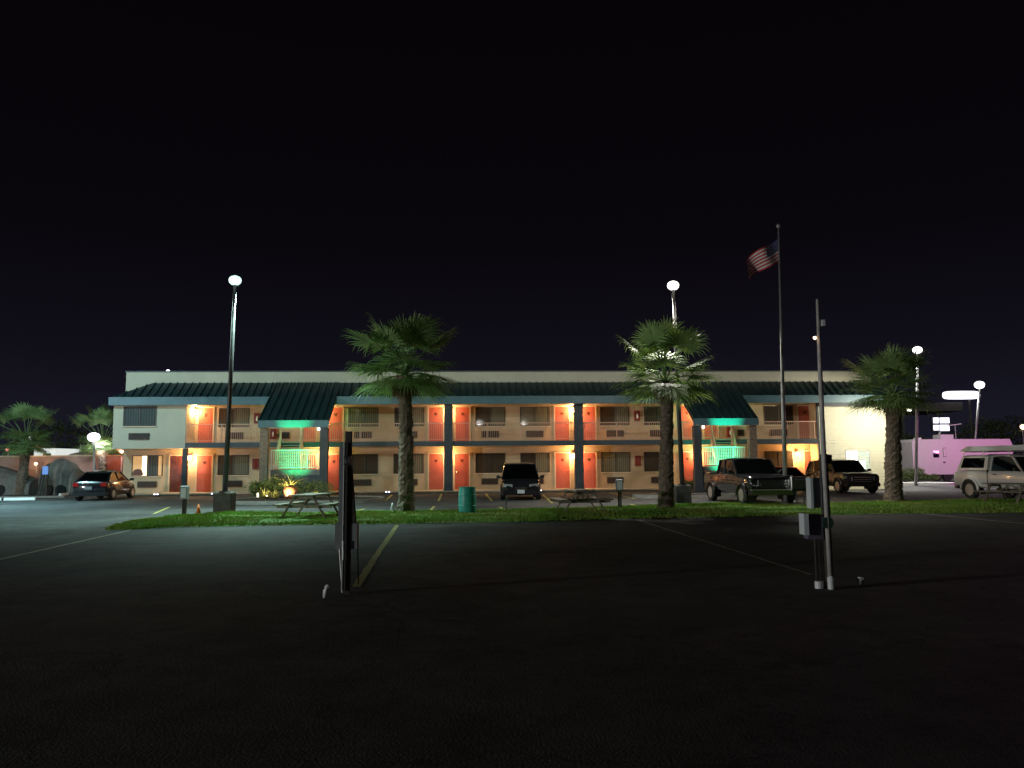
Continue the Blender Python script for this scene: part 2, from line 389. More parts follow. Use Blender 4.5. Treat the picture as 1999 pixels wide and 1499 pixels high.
mb = MB(); mb.box(S_RB-0.02, SR+0.25, -0.34, -0.02, 4.80, 4.995); mb.build('office_soffit_board', M['slab'], motel)
# walkways
def gutter(s0, s1): 
    mb = MB(); mb.box(s0, s1, 0, DW+0.02, ZC1, Z2); return mb
gutter(S_LB+0.001, S_RB-0.06).build('upper_walkway', M['slab'], motel)
mb = MB(); mb.box(S_LB+.001, S_RB-.06, 0.0, DW, Z2+0.002, Z2+0.012); mb.build('walkway_deck', M['walk'], motel)
mb = MB(); mb.box(S_LB+.001, S_RB-.06, 0.03, DW, ZC1-0.012, ZC1-0.002); mb.build('walkway_ceiling', M['soffit'], motel)
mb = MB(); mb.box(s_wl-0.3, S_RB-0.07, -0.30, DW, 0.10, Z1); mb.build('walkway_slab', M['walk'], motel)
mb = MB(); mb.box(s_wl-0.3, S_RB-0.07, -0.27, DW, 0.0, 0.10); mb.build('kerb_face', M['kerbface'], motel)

# doors, windows, grilles (each a part with its own sub-parts)
def door(px, lower, m=None, plate=True, hinge=1):
    s = bs(px, DW, 900 if lower else 830); z0 = Z1 if lower else Z2+.014; zt = 2.23 if lower else 4.95; hw = 0.41
    mb = MB(); mb.box(s-hw, s+hw, DW-0.045, DW-0.015, z0+0.02, zt)
    for (a, b) in ((z0+.15, z0+.9), (z0+1.0, zt-.12)):     # pressed panels
        mb.box(s-hw+.12, s+hw-.12, DW-0.052, DW-0.0452, a, b)
    d = mb.build('door', m or M['door'], motel)
    fr = MB(); t = .07
    fr.box(s-hw-t, s-hw, DW-.07, DW-.012, z0+.01, zt+t); fr.box(s+hw, s+hw+t, DW-.07, DW-.012, z0+.01, zt+t)
    fr.box(s-hw, s+hw, DW-.07, DW-.012, zt, zt+t); fr.build('door_frame', M['trim'], d)
    if plate:
        pl = MB(); pl.box(s-.09, s+.09, DW-.064, DW-.053, zt-.42, zt-.32); pl.box(s-.05, s+.05, DW-.064, DW-.053, zt-.48, zt-.42)
        pl.build('number_plate', M['brown'], d)
    k = MB(); k.lathe([(.03,0),(.035,.03),(.02,.05)], (s+hinge*(hw-.1), DW-.09, z0+1.0), 8); k.build('door_handle', M['chrome'], d)
    th = MB(); th.box(s-hw, s+hw, DW-.16, DW-.05, z0, z0+.018); th.build('threshold', M['trim'], d)
    return d
def window(px0, px1, lower, style=0, d0=None, zz=None, py=None):
    dd = DW if d0 is None else d0
    s0, s1 = bs(px0, dd, 905 if lower else 815), bs(px1, dd, 905 if lower else 815)
    z0, z1 = zz or ((1.10, 2.26) if lower else (3.83, 4.95))
    fr = MB(); t = .045; y0, y1 = dd-.05, dd-.008
    fr.box(s0, s1, y0, y1, z0, z0+t); fr.box(s0, s1, y0, y1, z1-t, z1); fr.box(s0, s0+t, y0, y1, z0+t, z1-t); fr.box(s1-t, s1, y0, y1, z0+t, z1-t)
    md = (s0+s1)/2; fr.box(md-.025, md+.025, y0, y1, z0+t, z1-t)
    f = fr.build('window', M['winframe'], motel)
    ms = {0: (M['curtD'], M['curtL']), 1: (M['curtL'], M['curtL']), 2: (M['curtD'], M['curtD']), 3: (M['curtG'], M['curtG'])}[style]
    for (a, b, m_) in ((s0+t, md-.025, ms[0]), (md+.025, s1-t, ms[1])):
        p = MB(); p.box(a, b, dd-.024, dd-.016, z0+t, z1-t); p.build('pane', m_, f)
    sl = MB(); sl.box(s0-.06, s1+.06, dd-.09, dd-.052, z0-.05, z0-.002); sl.build('sill', M['trim'], f)
    return f, s0, s1, z0, z1
def acunit(px0, px1, lower, d0=None, z=None):
    dd = DW if d0 is None else d0
    s0, s1 = bs(px0, dd, 945 if lower else 852), bs(px1, dd, 945 if lower else 852)
    z0, z1 = z or ((.45, .80) if lower else (3.17, 3.55))
    mb = MB(); mb.box(s0, s1, dd-.09, dd-.012, z0, z1)
    k = s0+.05
    while k < s1-.05: mb.box(k, k+.035, dd-.115, dd-.0902, z0+.03, z1-.03); k += .085
    return mb.build('air_conditioner', M['grille'], motel)
# upper floor
window(241, 305, False, 3, 0.0, (3.86, 4.98)); acunit(252, 291, False, 0.0, (3.12, 3.48))
for px in (358, 402, 655, 851, 903, 1097, 1148.5, 1341, 1571.5): door(px, False, hinge=random.choice((-1,1)))
door(603, False); door(1387, False)
for a, b, st in ((427,487,0),(680,739,1),(770,828,0),(928,986,0),(1015,1073,1),(1171,1228,0),(1257,1313,2),(1492,1548,2)): window(a, b, False, st)
for a, b in ((443,474),(692,726),(787,815),(940,974),(1027,1061),(1184,1217),(1269,1300),(1504,1537),(546,565),(1440,1452)): acunit(a, b, False)
# lower floor
fw, a0, a1, z0, z1 = window(258, 318, True, 2, zz=(1.08, 2.28))
for ch in list(fw.children):
    if ch.name.startswith('pane'): bpy.data.objects.remove(ch)
L_ = a1-a0
for (u0, u1, m_, nm) in ((.03,.33,M['litroom'],'lit_room'),(.33,.50,M['litstrip'],'curtain_gap'),(.53,.86,M['curtG'],'curtain'),(.86,.97,M['litroom'],'lit_room')):
    p = MB(); p.box(a0+L_*u0, a0+L_*u1, DW-.024, DW-.016, z0+.045, z1-.045); p.build(nm, m_, fw)
p = MB(); p.lathe([(.30,0),(.30,.12),(.22,.3),(.05,.36)], (a0+L_*.20, 0, 0), 14)
p.v = [(x, DW-.03+y*0.01, z+z0+.06) for x, y, z in p.v]; p.build('chair_back', M['brown'], fw)
acunit(269, 306, True)
for px in (400, 652, 851.5, 902, 1098, 1149.5, 1341.5, 1583): door(px, True, hinge=random.choice((-1,1)))
door(347, True, M['brown'], plate=False); door(604, True); door(1387.5, True)
for a, b, st in ((425,486,0),(686,738,2),(768,827,0),(928,986,2),(1016,1073,0),(1173,1230,1),(1257,1313,2),(1493,1548,2)): window(a, b, True, st)
for a, b in ((443,473),(690,725),(787,815),(940,972),(1025,1061),(1185,1217),(1271,1300),(1504,1537)): acunit(a, b, True)
# office window
fw, a0, a1, z0, z1 = window(1651, 1699, True, 2, 0.0, (1.02, 2.28))
for ch in list(fw.children):
    if ch.name.startswith('pane'): bpy.data.objects.remove(ch)
fw.data.materials[0] = M['white']
for (u0, u1, m_, nm) in ((.04,.48,M['officelit'],'lit_office'),(.52,.96,M['officedim'],'window_blind')):
    p = MB(); p.box(a0+(a1-a0)*u0, a0+(a1-a0)*u1, -.024, -.018, z0+.045, z1-.045); p.build(nm, m_, fw)
p = MB(); p.box(a0+(a1-a0)*.45, a0+(a1-a0)*.78, -.034, -.026, z0+.06, z0+.62); p.build('desk_lamp_glow', M['officelit'], fw)
# cabinets with a white extinguisher label
for px, lower, z in ((503,False,4.35),(500,True,1.75),(1243,False,4.4),(1244.5,True,1.75),(535,False,3.45),(1423,False,3.4)):
    s = bs(px, DW, 900 if lower else 820); mb = MB(); mb.box(s-.17, s+.17, DW-.17, DW-.016, z-.30, z+.30)
    c = mb.build('extinguisher_cabinet', M['redcab'], motel)
    mb = MB(); mb.lathe([(.035,-.16),(.05,-.1),(.05,.06),(.02,.12)], (s, DW-.19, z), 8); mb.build('extinguisher', M['pvc' if not lower else 'redcab'], c)

# columns
M['pier'] = M['column']
for px in (875.5, 1130.5):
    s = bs(px, 0, 880); mb = MB(); mb.box(s-.24, s+.24, -.10, .36, 0.02, ZC2-.002); mb.box(s-.27, s+.27, -.13, .39, 0.02, .25)
    mb.build('column', M['column'], motel)
s = bs(360, 0.1, 920); mb = MB(); mb.box(s-.12, s+.12, .02, .3, Z1, ZC1-.035); mb.build('post', M['column'], motel)
s = bs(1600, 0, 880); mb = MB(); mb.box(s-.07, s+.03, -.02, .12, Z1, ZC2); mb.build('post', M['column'], motel)

# railings along the upper walkway
def railing(s0, s1, d, z0, z1, m, name='railing', pick=.115, th=.016):
    mb = MB(); mb.box(s0, s1, d-.025, d+.025, z1-.05, z1); mb.box(s0, s1, d-.015, d+.015, z0+.08, z0+.11)
    k = s0+.03
    while k < s1: mb.box(k, k+th, d-th/2, d+th/2, z0+.11, z1-.05); k += pick
    k = s0
    while k < s1: mb.box(k, k+.04, d-.02, d+.02, z0, z1); k += 1.9
    return mb.build(name, m, motel)
c1, c2 = bs(867,0), bs(884,0); c3, c4 = bs(1122,0), bs(1139,0)
P1L, P1R, P2L, P2R = bs(533,0), bs(628,0), bs(1362,0), bs(1460,0)
for a, b in ((S_LB+.03, P1L-.3), (P1R+.2, c1-.03), (c2+.03, c3-.03), (c4+.03, P2L-.1), (P2R+.2, S_RB-.1), (P1R-1.15, P1R-.1), (P2L+.1, P2L+1.2)):
    railing(a, b, .06, Z2+.014, 3.97, M['railpaint'])

# wall lanterns
def lantern(px, py, lower, e=26.0, side=0.0):
    s, z = bl(px, py, DW-.12); mb = MB(); mb.box(s-.06, s+.06, DW-.06, DW-.015, z-.14, z+.14); mb.box(s-.09, s+.09, DW-.24, DW-.06, z+.12, z+.15)
    b = mb.build('wall_lantern', M['black'], motel)
    mb = MB(); mb.lathe([(.05,-.16),(.10,-.10),(.11,.04),(.06,.11)], (s, DW-.16, z), 12); mb.build('lantern_glass', M['lantern'], b, smooth=True)
    light('lantern_light', 'POINT', (s, DW-.42, z-.02), e, (1.0, 0.52, 0.20), b, .09)
for px, py in ((383,803),(628,806),(875.5,803),(1119.5,800),(1358,806),(1595,800)): lantern(px, py, False, 215 if px < 400 or 1000 < px < 1200 or px > 1500 else 98)
for px, py in ((371,893),(629,890),(875.5,888),(1119.5,889),(1359,888),(1556,886)): lantern(px, py, True, 175 if px < 400 or 1000 < px < 1200 or px > 1500 else 98)

# ------------------------------------------------------------------ porches with stairs
def porch(pxl, pxr, flip):
    d0 = -2.9                                    # eave line of the porch roof
    sl, sr = bs(pxl, d0, 823), bs(pxr, d0, 823)
    zt, zb = 4.0, 3.62
    # roof: continues the skirt slope
    def pt(s, t): return Vector((s, d0+(dr-d0)*t, zt+(6.375-zt)*t))
    mb = MB(); ex = 0.10
    v = [pt(sl-.1,0), pt(sr+.1,0), pt(sr+.1,1), pt(sl-.1,1)]
    mb.rings([[p for p in v], [p-Vector((0,0,.07)) for p in v]])
    s = sl-.08
    while s < sr+.1: mb.bar(pt(s,0)+Vector((0,0,.03)), pt(s,.99)+Vector((0,0,.03)), .045, .07); s += .41
    for s_ in (sl-.06, sr+.06): mb.bar(pt(s_,0)-Vector((0,0,.12)), pt(s_,.60)-Vector((0,0,.12)), .05, .22)
    mb.build('porch_roof', M['roof'], motel)
    mb = MB(); mb.box(sl-.1, sr+.1, d0-.05, d0, zb, zt-.01)
    f = mb.build('porch_fascia', M['teal'], motel)
    # columns: stone front piers
    for s_, k in ((sl+.17, 0), (sr-.17, 1)):
        stone = (k == 0) != flip
        mb = MB(); rg = []
        for i in range(9):
            z = 0.02+(zb-.02)*i/8; h = .20+random.uniform(-.012, .012)+(.05 if i < 1 else 0)
            rg.append([(s_-h, d0+.12, z), (s_+h, d0+.12, z), (s_+h, d0+.12+2*h, z), (s_-h, d0+.12+2*h, z)])
        mb.rings(rg); mb.build('porch_column', M['column'] if k != flip else M['stone'], motel)
    # landing
    zl = 1.42; la, lb = sl+.40, sr-.40; dl = d0+.75
    mb = MB(); mb.box(la, lb, dl, dl+1.1, zl-.30, zl); mb.build('landing', M['concrete'], motel)
    mb = MB(); mb.box(la, lb, dl+.04, dl+1.06, .02, zl-.302); mb.build('landing_base', M['slab'], motel)
    railing(la, lb, dl+.03, zl+.002, zl+1.05, M['white'], 'landing_railing', .10, .022)
    # two flights rising from the landing back to the upper walkway
    fl = (la+.05, la+1.25) if not flip else (lb-1.25, lb-.05)
    n = 9; mb = MB()
    for i in range(n):
        z = zl+(Z2-zl)*(i+1)/n; y = dl+1.1+(0-dl-1.1)*i/n; yy = dl+1.1+(0-dl-1.1)*(i+1)/n
        mb.box(fl[0]+.05, fl[1]-.05, y, yy+.03, z-.05, z)
    st = mb.build('staircase', M['concrete'], motel)
    for s_ in fl:
        mb = MB(); mb.bar((s_, dl+1.1, zl-.02), (s_, .0, Z2-.02), .05, .26); mb.build('stringer', M['railpaint'], st)
        mb = MB(); mb.bar((s_, dl+1.1, zl+.95), (s_, .0, Z2+.95), .04, .05); mb.bar((s_, dl+1.1, zl+.2), (s_, 0, Z2+.2), .03, .04)
        for i in range(13):
            t = i/12; y = dl+1.1+(-dl-1.1)*t; z = zl+(Z2-zl)*t; mb.box(s_-.009, s_+.009, y-.009, y+.009, z+.1, z+.95)
        mb.build('handrail', M['railpaint'], st)
    # small white lamp under the fascia at the inner column
    s_ = (sr-.42) if not flip else (sl+.45)
    mb = MB(); mb.lathe([(.03,0),(.07,.04),(.07,.12),(.03,.16)], (s_, d0+.03, zb-.17), 10); mb.build('porch_lamp', M['ledW'], motel, smooth=True)
    # green uplight on a bracket in front of the railing
    c = (la+lb)/2+(0.05 if not flip else 0.0)
    mb = MB(); mb.lathe([(.05,0),(.09,.05),(.09,.16)], (c, d0-1.15, .75), 10); mb.box(c-.015, c+.015, d0-1.165, d0-1.135, .02, .75)
    u = mb.build('green_floodlight', M['black'], motel)
    return sl, sr, d0, c, u, zl, la, lb, dl
for (a, b, fl, E) in ((508, 638, False, 1.0), (1357, 1477, True, 1.35)):
    sl, sr, d0, c, u, zl, la, lb, dl = porch(a, b, fl)
    GC = (0.0, 1.0, 0.30) if not fl else (0.0, 0.95, 0.45)
    light('green_light', 'SPOT', (c, d0-1.15, 1.0), 4200*E, GC, u, .05, spot=R(40), blend=.9, aim=(c, d0-.03, 3.78))
    light('green_light', 'SPOT', (c, d0-1.15, 1.0), 800*E, GC, u, .05, spot=R(64), blend=.9, aim=(c, dl+.3, 2.2))

# kerb marker lights (white twin lenses)
kl = None
for i, (px, py) in enumerate(((305,964),(417,963),(757,961),(1053,962))):
    s, z = bl(px, py, -.32); loc = b2w(s, -.32, 0)
    if kl is None:
        kl = thing('kerb_light', '', 'kerb light', loc, TH, 'small white twin lights along the kerb')
        MB().box(-.16, .16, -.02, .03, .02, .19).build('housing', M['black'], kl)
        for k in (-.08, .08):
            m_ = MB(); m_.lathe([(.022,-.03),(.05,-.01),(.05,.02),(.02,.04)], (k, -.035, .13), 8); m_.build('lens', M['ledW'], kl, smooth=True)
        o = kl
    else: o = copy_tree(kl); o.location = loc
    o['label'] = ['twin white kerb light below the window with the lit room', 'twin white kerb light between the traffic cone and the left light pole base',
                  'twin white kerb light just left of the palm nearest the teal drum', 'twin white kerb light beside the minivan in front of the walkway'][i]

# eave floodlight at the office corner
fx = thing('eave_floodlight', 'white floodlight on a bracket at the office corner behind the right palm', 'floodlight', b2w(SR+.15, -.3, 4.4), TH)
MB().bar((0,.3,.35),(-.5,-2.6,.35),.04,.04).bar((-.5,-2.6,.35),(-.5,-2.6,.12),.04,.04).build('bracket', M['black'], fx)
MB().box(-.64,-.36,-2.75,-2.45,-.02,.12).build('lamp_head', M['white'], fx)
MB().box(-.62,-.38,-2.73,-2.47,-.05,-.022).build('lens', lens((1,.97,.85), 12), fx)
light('flood_light', 'SPOT', (-.9,-3.2,.2), 1150, (1.0,.95,.76), fx, .12, spot=R(135), blend=.6, aim=(-2.6,.3,-2.2))

# ------------------------------------------------------------------ light poles
def light_pole(px, py, lx, ly, Y, label, col, e, base=True, hr=0.10, es=3.2, armY=.5, ls=.28, mm=None, group='tall parking lot light poles', tilt=0, tiltY=.5, pd=0, pt=.25):
    b = g(px, py) if Y is None else Vector((atY(px, py, Y).x, Y, 0))
    top = atY(lx, ly, b.y)
    t = thing('light_pole', label, 'light pole', (b.x, b.y, 0), 0, group)
    dx, H = top.x-b.x, top.z
    mm = mm or M['poleM']; z0 = 0
    if base:
        m_ = MB(); m_.rings([[(-.30,-.30,0),(.30,-.30,0),(.30,.30,0),(-.30,.30,0)],[(-.30,-.30,.68),(.30,-.30,.68),(.30,.30,.68),(-.30,.30,.68)],[(-.27,-.27,.74),(.27,-.27,.74),(.27,.27,.74),(-.27,.27,.74)]])
        m_.build('concrete_base', M['darkconc'], t); z0 = .74
        MB().box(-.16,.16,-.16,.16,.742,.77).build('base_plate', mm, t)
    ph = H-ls*.6
    MB().tube([(0,0,z0),(dx*.5,0,ph/2),(dx,0,ph)], [hr, hr*.85, hr*.62], 10).build('pole', mm, t, smooth=True)
    MB().tube([(dx,0,ph-.05),(dx,armY*.5,ph+.02),(dx,armY-.05,ph+.02)], .035, 8).build('arm', mm, t)
    MB().rings([[(dx-.07,-.07,H+ls*.73),(dx+.07,-.07,H+ls*.73),(dx+.07,.09,H+ls*.73),(dx-.07,.09,H+ls*.73)],
                [(dx-.05,-.05,H+ls*.73+.04),(dx+.05,-.05,H+ls*.73+.04),(dx+.05,.07,H+ls*.73+.04),(dx-.05,.07,H+ls*.73+.04)]]).build('lamp_head', mm, t)
    m_ = MB(); m_.lathe([(ls*.2,-ls*.80),(ls*.6,-ls*.68),(ls*.9,-ls*.38),(ls,0),(ls*.93,ls*.3),(ls*.7,ls*.56),(ls*.3,ls*.72)], (dx,0,H), 18); m_.build('lens', lens(col, es), t, smooth=True)
    if e:
        zl = H-ls*.75-.12; armY = max(armY, .6)
        light('lamp_light', 'SPOT', (dx, armY, zl), e, col, t, .18, spot=R(178), blend=.55, aim=(dx+tilt, armY+tiltY, zl-1))
        if pd: light('lamp_downlight', 'SPOT', (dx, armY, zl), pd, col, t, .18, spot=R(110), blend=.85, aim=(dx, armY-pt, zl-1))
    return t
light_pole(438, 1000, 459, 547, None, 'tall dark light pole with teal-white lamp on square concrete base, left part of lot', (.62,1.0,.90), 1800, hr=.095, pd=6500, pt=.30, es=1.5, ls=.23)
light_pole(1333, 981, 1314, 557, None, 'tall dark light pole with white lamp on concrete base behind the second palm', (1.0,.95,.84), 1300, hr=.10, pd=3400, pt=.34, ls=.25)
light_pole(1787, 930, 1791, 683, 52.0, 'grey light pole rising behind the right palm by the fifth-wheel trailer', (1.0,.98,.95), 2500, pd=5000, pt=.3, base=False, mm=M['poleG'], ls=.30, armY=.1)
light_pole(1897, 930, 1912, 751, 66.0, 'far grey light pole with bright lamp beyond the trailer, right edge', (.97,1.0,.92), 2200, base=False, mm=M['poleG'], ls=.40, armY=.1)
light_pole(188, 930, 183, 853, 48.6, 'short pole with very bright white lamp behind the boundary wall, left', (.93,.92,1.0), 700, base=False, mm=M['poleG'], ls=.36, armY=.1, group=None)
# lamps of the same lot outside the left edge and behind the camera (seen as light and reflections)
light_pole(-150, 985, -150, 560, 33.0, 'light pole with teal-white lamp just beyond the left edge of view', (.50,.92,1.0), 3000, pd=9500, pt=.1, armY=.2)
BL = ('leftmost', 'second from left', 'fourth from left', 'rightmost', 'middle')
for i, (x, y, h) in enumerate(((-58,-12,4.2),(-33,-50,8.4),(6,-55,8.9),(14,-53,8.8),(-8,-60,9.4))):
    t = thing('light_pole', BL[i]+' lit light pole of the lot behind the viewpoint', 'light pole', (x,y,0), 0, 'light poles behind the viewpoint')
    MB().tube([(0,0,0),(0,0,h)], [.1,.06], 8).build('pole', M['poleM'], t)
    MB().lathe([(.1,-.2),(.3,-.1),(.3,.08),(.1,.14)], (0,0,h+.1), 12).build('lens', lens((1,.97,.92), 130), t)
    if i == 0: light('lamp_light', 'SPOT', (.5,.5,h-.2), 46000, (.98,.98,.94), t, 1.6, spot=R(120), blend=.3, aim=(62,45,2))

# ------------------------------------------------------------------ palms
def palm(name, px, py, pxt, pyt, crown_r, top_py, seed, label, tr=.22, Y=None, nl=38, asym=0.0):
    rnd = random.Random(seed)
    b = g(px, py) if Y is None else Vector((atY(px, py, Y).x, Y, 0)); tp = atY(pxt, pyt, b.y); lean = tp.x-b.x; H = tp.z
    t = thing(name, label, 'palm tree', (b.x, b.y, 0), 0, 'fan palms of the motel grounds')
    rs = []; n = 14
    K = 46
    for i in range(K+1):
        u = i/K; z = H*u; r = tr*(1.28-.30*u+.45*max(0,.08-u)*6) * (0.86 if .55 < u < .62 else 1)
        if u > .86: r *= 1+.5*(u-.86)/.14
        cx = lean*u+math.sin(u*5+seed)*.03
        rs.append([(cx+math.cos(2*math.pi*k/n)*r*(1+rnd.uniform(-.10,.12)), math.sin(2*math.pi*k/n)*r*(1+rnd.uniform(-.10,.12)), z+rnd.uniform(-.02,.02)) for k in range(n)])
    mb = MB(); mb.rings(rs)
    for i in range(230):                        # old leaf boots
        u = rnd.uniform(.02, .99); a = rnd.uniform(0, 6.283); z = H*u; r = tr*(1.18-.30*u); cx = lean*u
        o = Vector((cx+math.cos(a)*r, math.sin(a)*r, z)); out = Vector((math.cos(a), math.sin(a), 0)); sd = Vector((-math.sin(a), math.cos(a), 0))
        mb.add([o-sd*.05, o+sd*.05, o+out*.055+sd*rnd.uniform(-.03,.03)+Vector((0,0,.13))], [(0,1,2)])
    mb.build('trunk', M['trunk'], t)
    live, dead = MB(), MB(); apex = Vector((lean, 0, H+.05)); topz = atY(pxt, top_py, b.y).z-H
    for i in range(nl+7):
        mb = live if i < nl else dead; f = min(1, i/nl); az = i*2.39996+rnd.uniform(-.25,.25)
        el = R(84)-f**.85*R(99)+rnd.uniform(-.12,.12)        # young fronds up, old ones hang
        Lp = crown_r*(.42+.10*math.sin(f*3.1))*rnd.uniform(.85,1.1); Lf = crown_r*.60*rnd.uniform(.85,1.12)
        if i >= nl: el = -R(rnd.uniform(50, 75)); Lp *= .40; Lf *= .52
        if el > R(45): Lp *= topz/crown_r*1.35 
        h = Vector((math.cos(az), math.sin(az), 0)); side = Vector((-math.sin(az), math.cos(az), 0))
        d0 = (h*math.cos(el)+Vector((0,0,1))*math.sin(el)).normalized()
        p1 = apex+d0*Lp*.55; d1 = (d0+Vector((0,0,-.28))).normalized(); hub = p1+d1*Lp*.5
        mb.tube([apex, p1, hub], [.022,.016,.012], 4)
        up = side.cross(d1).normalized()
        nb = 30; arc = R(215)
        for j in range(nb):
            a = -arc/2+arc*j/(nb-1); ln = Lf*(.62+.38*math.cos(a*.62))*rnd.uniform(.88,1.06)
            q = (d1*math.cos(a)+side*math.sin(a)); fold = (abs(math.sin(a))*.10)+rnd.uniform(-.05,.05)
            q = (q+up*fold*(1 if el > 0 else .3)).normalized()
            dro = Vector((0,0,-1)); wv = q.cross(up).normalized()*ln*.034
            a0 = hub; a1_ = hub+q*ln*.5+dro*ln*.04; a2_ = hub+q*ln*.84+dro*ln*rnd.uniform(.05,.12); a3 = hub+q*ln*1.03+dro*ln*rnd.uniform(.10,.34)
            mb.add([a0, a1_-wv, a1_+wv, a2_-wv*.42, a2_+wv*.42, a3], [(0,2,1),(1,2,4,3),(3,4,5)])
    live.build('crown', M['frond'], t); dead.build('dead_fronds', M['deadf'], t)
    return t
palm('palm_tree', 795, 1000, 789, 735, 2.0, 608, 11, 'fan palm with silvery-green crown right of the left stair porch', .22)
palm('palm_tree', 1302, 992, 1300, 748, 1.95, 618, 23, 'fan palm with yellow-green crown beside the white-lamp light pole', .22)
palm('palm_tree', 1746, 980, 1742, 775, 1.85, 680, 35, 'dark fan palm in front of the brightly lit office wall', .27)
palm('palm_tree', 42, 966, 50, 868, 1.75, 770, 41, 'fan palm at the far left in front of the boundary wall', .24)
palm('palm_tree', 203, 950, 200, 870, 1.6, 778, 57, 'shaded fan palm by the left end wall of the motel', .20, Y=50.0, nl=36)

# ------------------------------------------------------------------ flag and masts
b = g(1534, 986); tp = atY(1520, 446, b.y)
fp = thing('flagpole', 'tall dark flagpole with ball finial in the lawn in front of the black pickup', 'flagpole', (b.x, b.y, 0))
lean = tp.x-b.x; H = tp.z
MB().tube([(0,0,.03),(lean*.35,0,H*.35),(lean,0,H)], [.085,.075,.035], 10).build('pole', M['poleG'], fp, smooth=True)
MB().lathe([(.19,0),(.19,.05),(.1,.08)], (0,0,.03), 14).build('base_collar', M['concrete'], fp)
MB().lathe([(.02,0),(.075,.04),(.10,.10),(.075,.16),(.01,.2)], (lean,0,H), 12).build('finial', M['poleG'], fp, smooth=True)
hz = atY(1523, 463, b.y).z; hz2 = atY(1524, 507, b.y).z
fl = thing('flag', 'red and white striped flag with navy canton flying left from the flagpole', 'flag', (b.x+lean*hz/H+.04, b.y, hz))
W_, Hh = 1.55, hz-hz2; NX, NY = 26, 13
def fpnt(u, v):
    x = -u*1.42; z = -v*Hh*(1-.05*u)-u*.92-.10*math.sin(u*6+.6)*u
    y = -.25*u+.13*math.sin(u*9+v*2.0)*(.3+u)
    return (x, y, z)
can, rd, wh = MB(), MB(), MB(); st = MB()
for i in range(NX):
    for j in range(NY):
        q = [fpnt(i/NX, j/NY), fpnt((i+1)/NX, j/NY), fpnt((i+1)/NX, (j+1)/NY), fpnt(i/NX, (j+1)/NY)]
        (can if (i < NX*.42 and j < 7) else (rd if j % 2 == 0 else wh)).add(q, [(0,1,2,3)])
can.build('canton', M['navy'], fl); rd.build('red_stripes', M['fred'], fl); wh.build('white_stripes', M['fwhite'], fl)
for r_ in range(9):
    for c_ in range(6 if r_ % 2 == 0 else 5):
        u = (.035+c_*.07+(.035 if r_ % 2 else 0)); v = (r_+.7)/9*.54
        p = Vector(fpnt(u, v)); 
        for sgn in (-.006, .006):
            pts = [(p.x+math.sin(k*math.pi/5)*(.017 if k % 2 == 0 else .007), p.y+sgn, p.z+math.cos(k*math.pi/5)*(.017 if k % 2 == 0 else .007)) for k in range(10)]
            st.add(pts, [tuple(range(10))])
st.build('stars', M['fwhite'], fl)

# ------------------------------------------------------------------ hookup pedestals in the foreground
b = g(675, 1160)
t = thing('utility_post', 'dark utility post numbered 61 with meter boxes in the foreground lot', 'utility post', (b.x, b.y, 0))
PBX = 678
def lp(px, py): 
    p = atY(px or PBX, py or 1040, b.y); return p.x-b.x, p.z
x0, _ = lp(672, 1000); x1, _ = lp(683.5, 1000); zt = lp(678, 842)[1]
MB().box(x0, x1, 0, .08, 0, zt).build('post', M['postwood'], t)
MB().tube([(x0-.008,-.03,.05),(x0-.004,-.03,lp(0,1090)[1])], .017, 8).tube([(x0-.004,-.03,lp(0,1085)[1]),(x0+.0,-.03,zt*.93)], .015, 8).build('conduit', M['boxgrey'], t)
MB().tube([(x0+.004,-.035,lp(0,1092)[1]),(x0+.002,-.035,lp(0,1055)[1])], .02, 8).build('pvc_sleeve', M['pvc'], t)
sg = MB().box(x0-.005, x1+.012, -.045, -.022, lp(0,909)[1], lp(0,890)[1]).build('number_sign', M['black'], t)
text_mesh('lettering', '61', .105, M['boxgrey'], sg, ((x0+x1)/2+.002, -.047, lp(0,899.5)[1]), (R(90),0,0), .002, .85)
for a, c, y0 in ((653,671,.03),(684,697,.0)):
    MB().box(lp(a,0)[0], lp(c,0)[0], y0, y0+.13, lp(0,1072)[1], lp(0,1022)[1]).build('meter_box', M['boxgrey'], t)
q = [lp(662,870), lp(672,870), lp(672,1021), lp(659.5,1021)]
MB().rings([[(x,.02,z) for x,z in q],[(x,.12,z) for x,z in q]]).build('sloping_cover', M['boxgrey'], t)
q = [lp(684,915), lp(686,915), lp(693,1021), lp(684,1021)]
MB().rings([[(x,.0,z) for x,z in q],[(x,.10,z) for x,z in q]]).build('cable_cover', M['postwood'], t)
MB().tube([(lp(660,0)[0],.1,lp(0,1072)[1]),(lp(667,0)[0],.1,.0)], .011, 6).build('ground_rod', M['poleG'], t)
MB().tube([(lp(697,0)[0],.06,lp(0,1072)[1]),(lp(699,0)[0],.06,.12)], .008, 6).build('cable', M['black'], t)
b2 = g(634, 1167)
t = thing('drain_cleanout', 'short white plastic drain pipe with elbow left of post 61', 'drain pipe', b2)
MB().tube([(0,0,0),(0,0,.10),(.008,0,.125),(.03,0,.14)], .024, 10).build('pipe', M['pvc'], t, smooth=True)
MB().tube([(.02,0,.132),(.045,0,.15)], .03, 10).build('cap', M['pvc'], t)

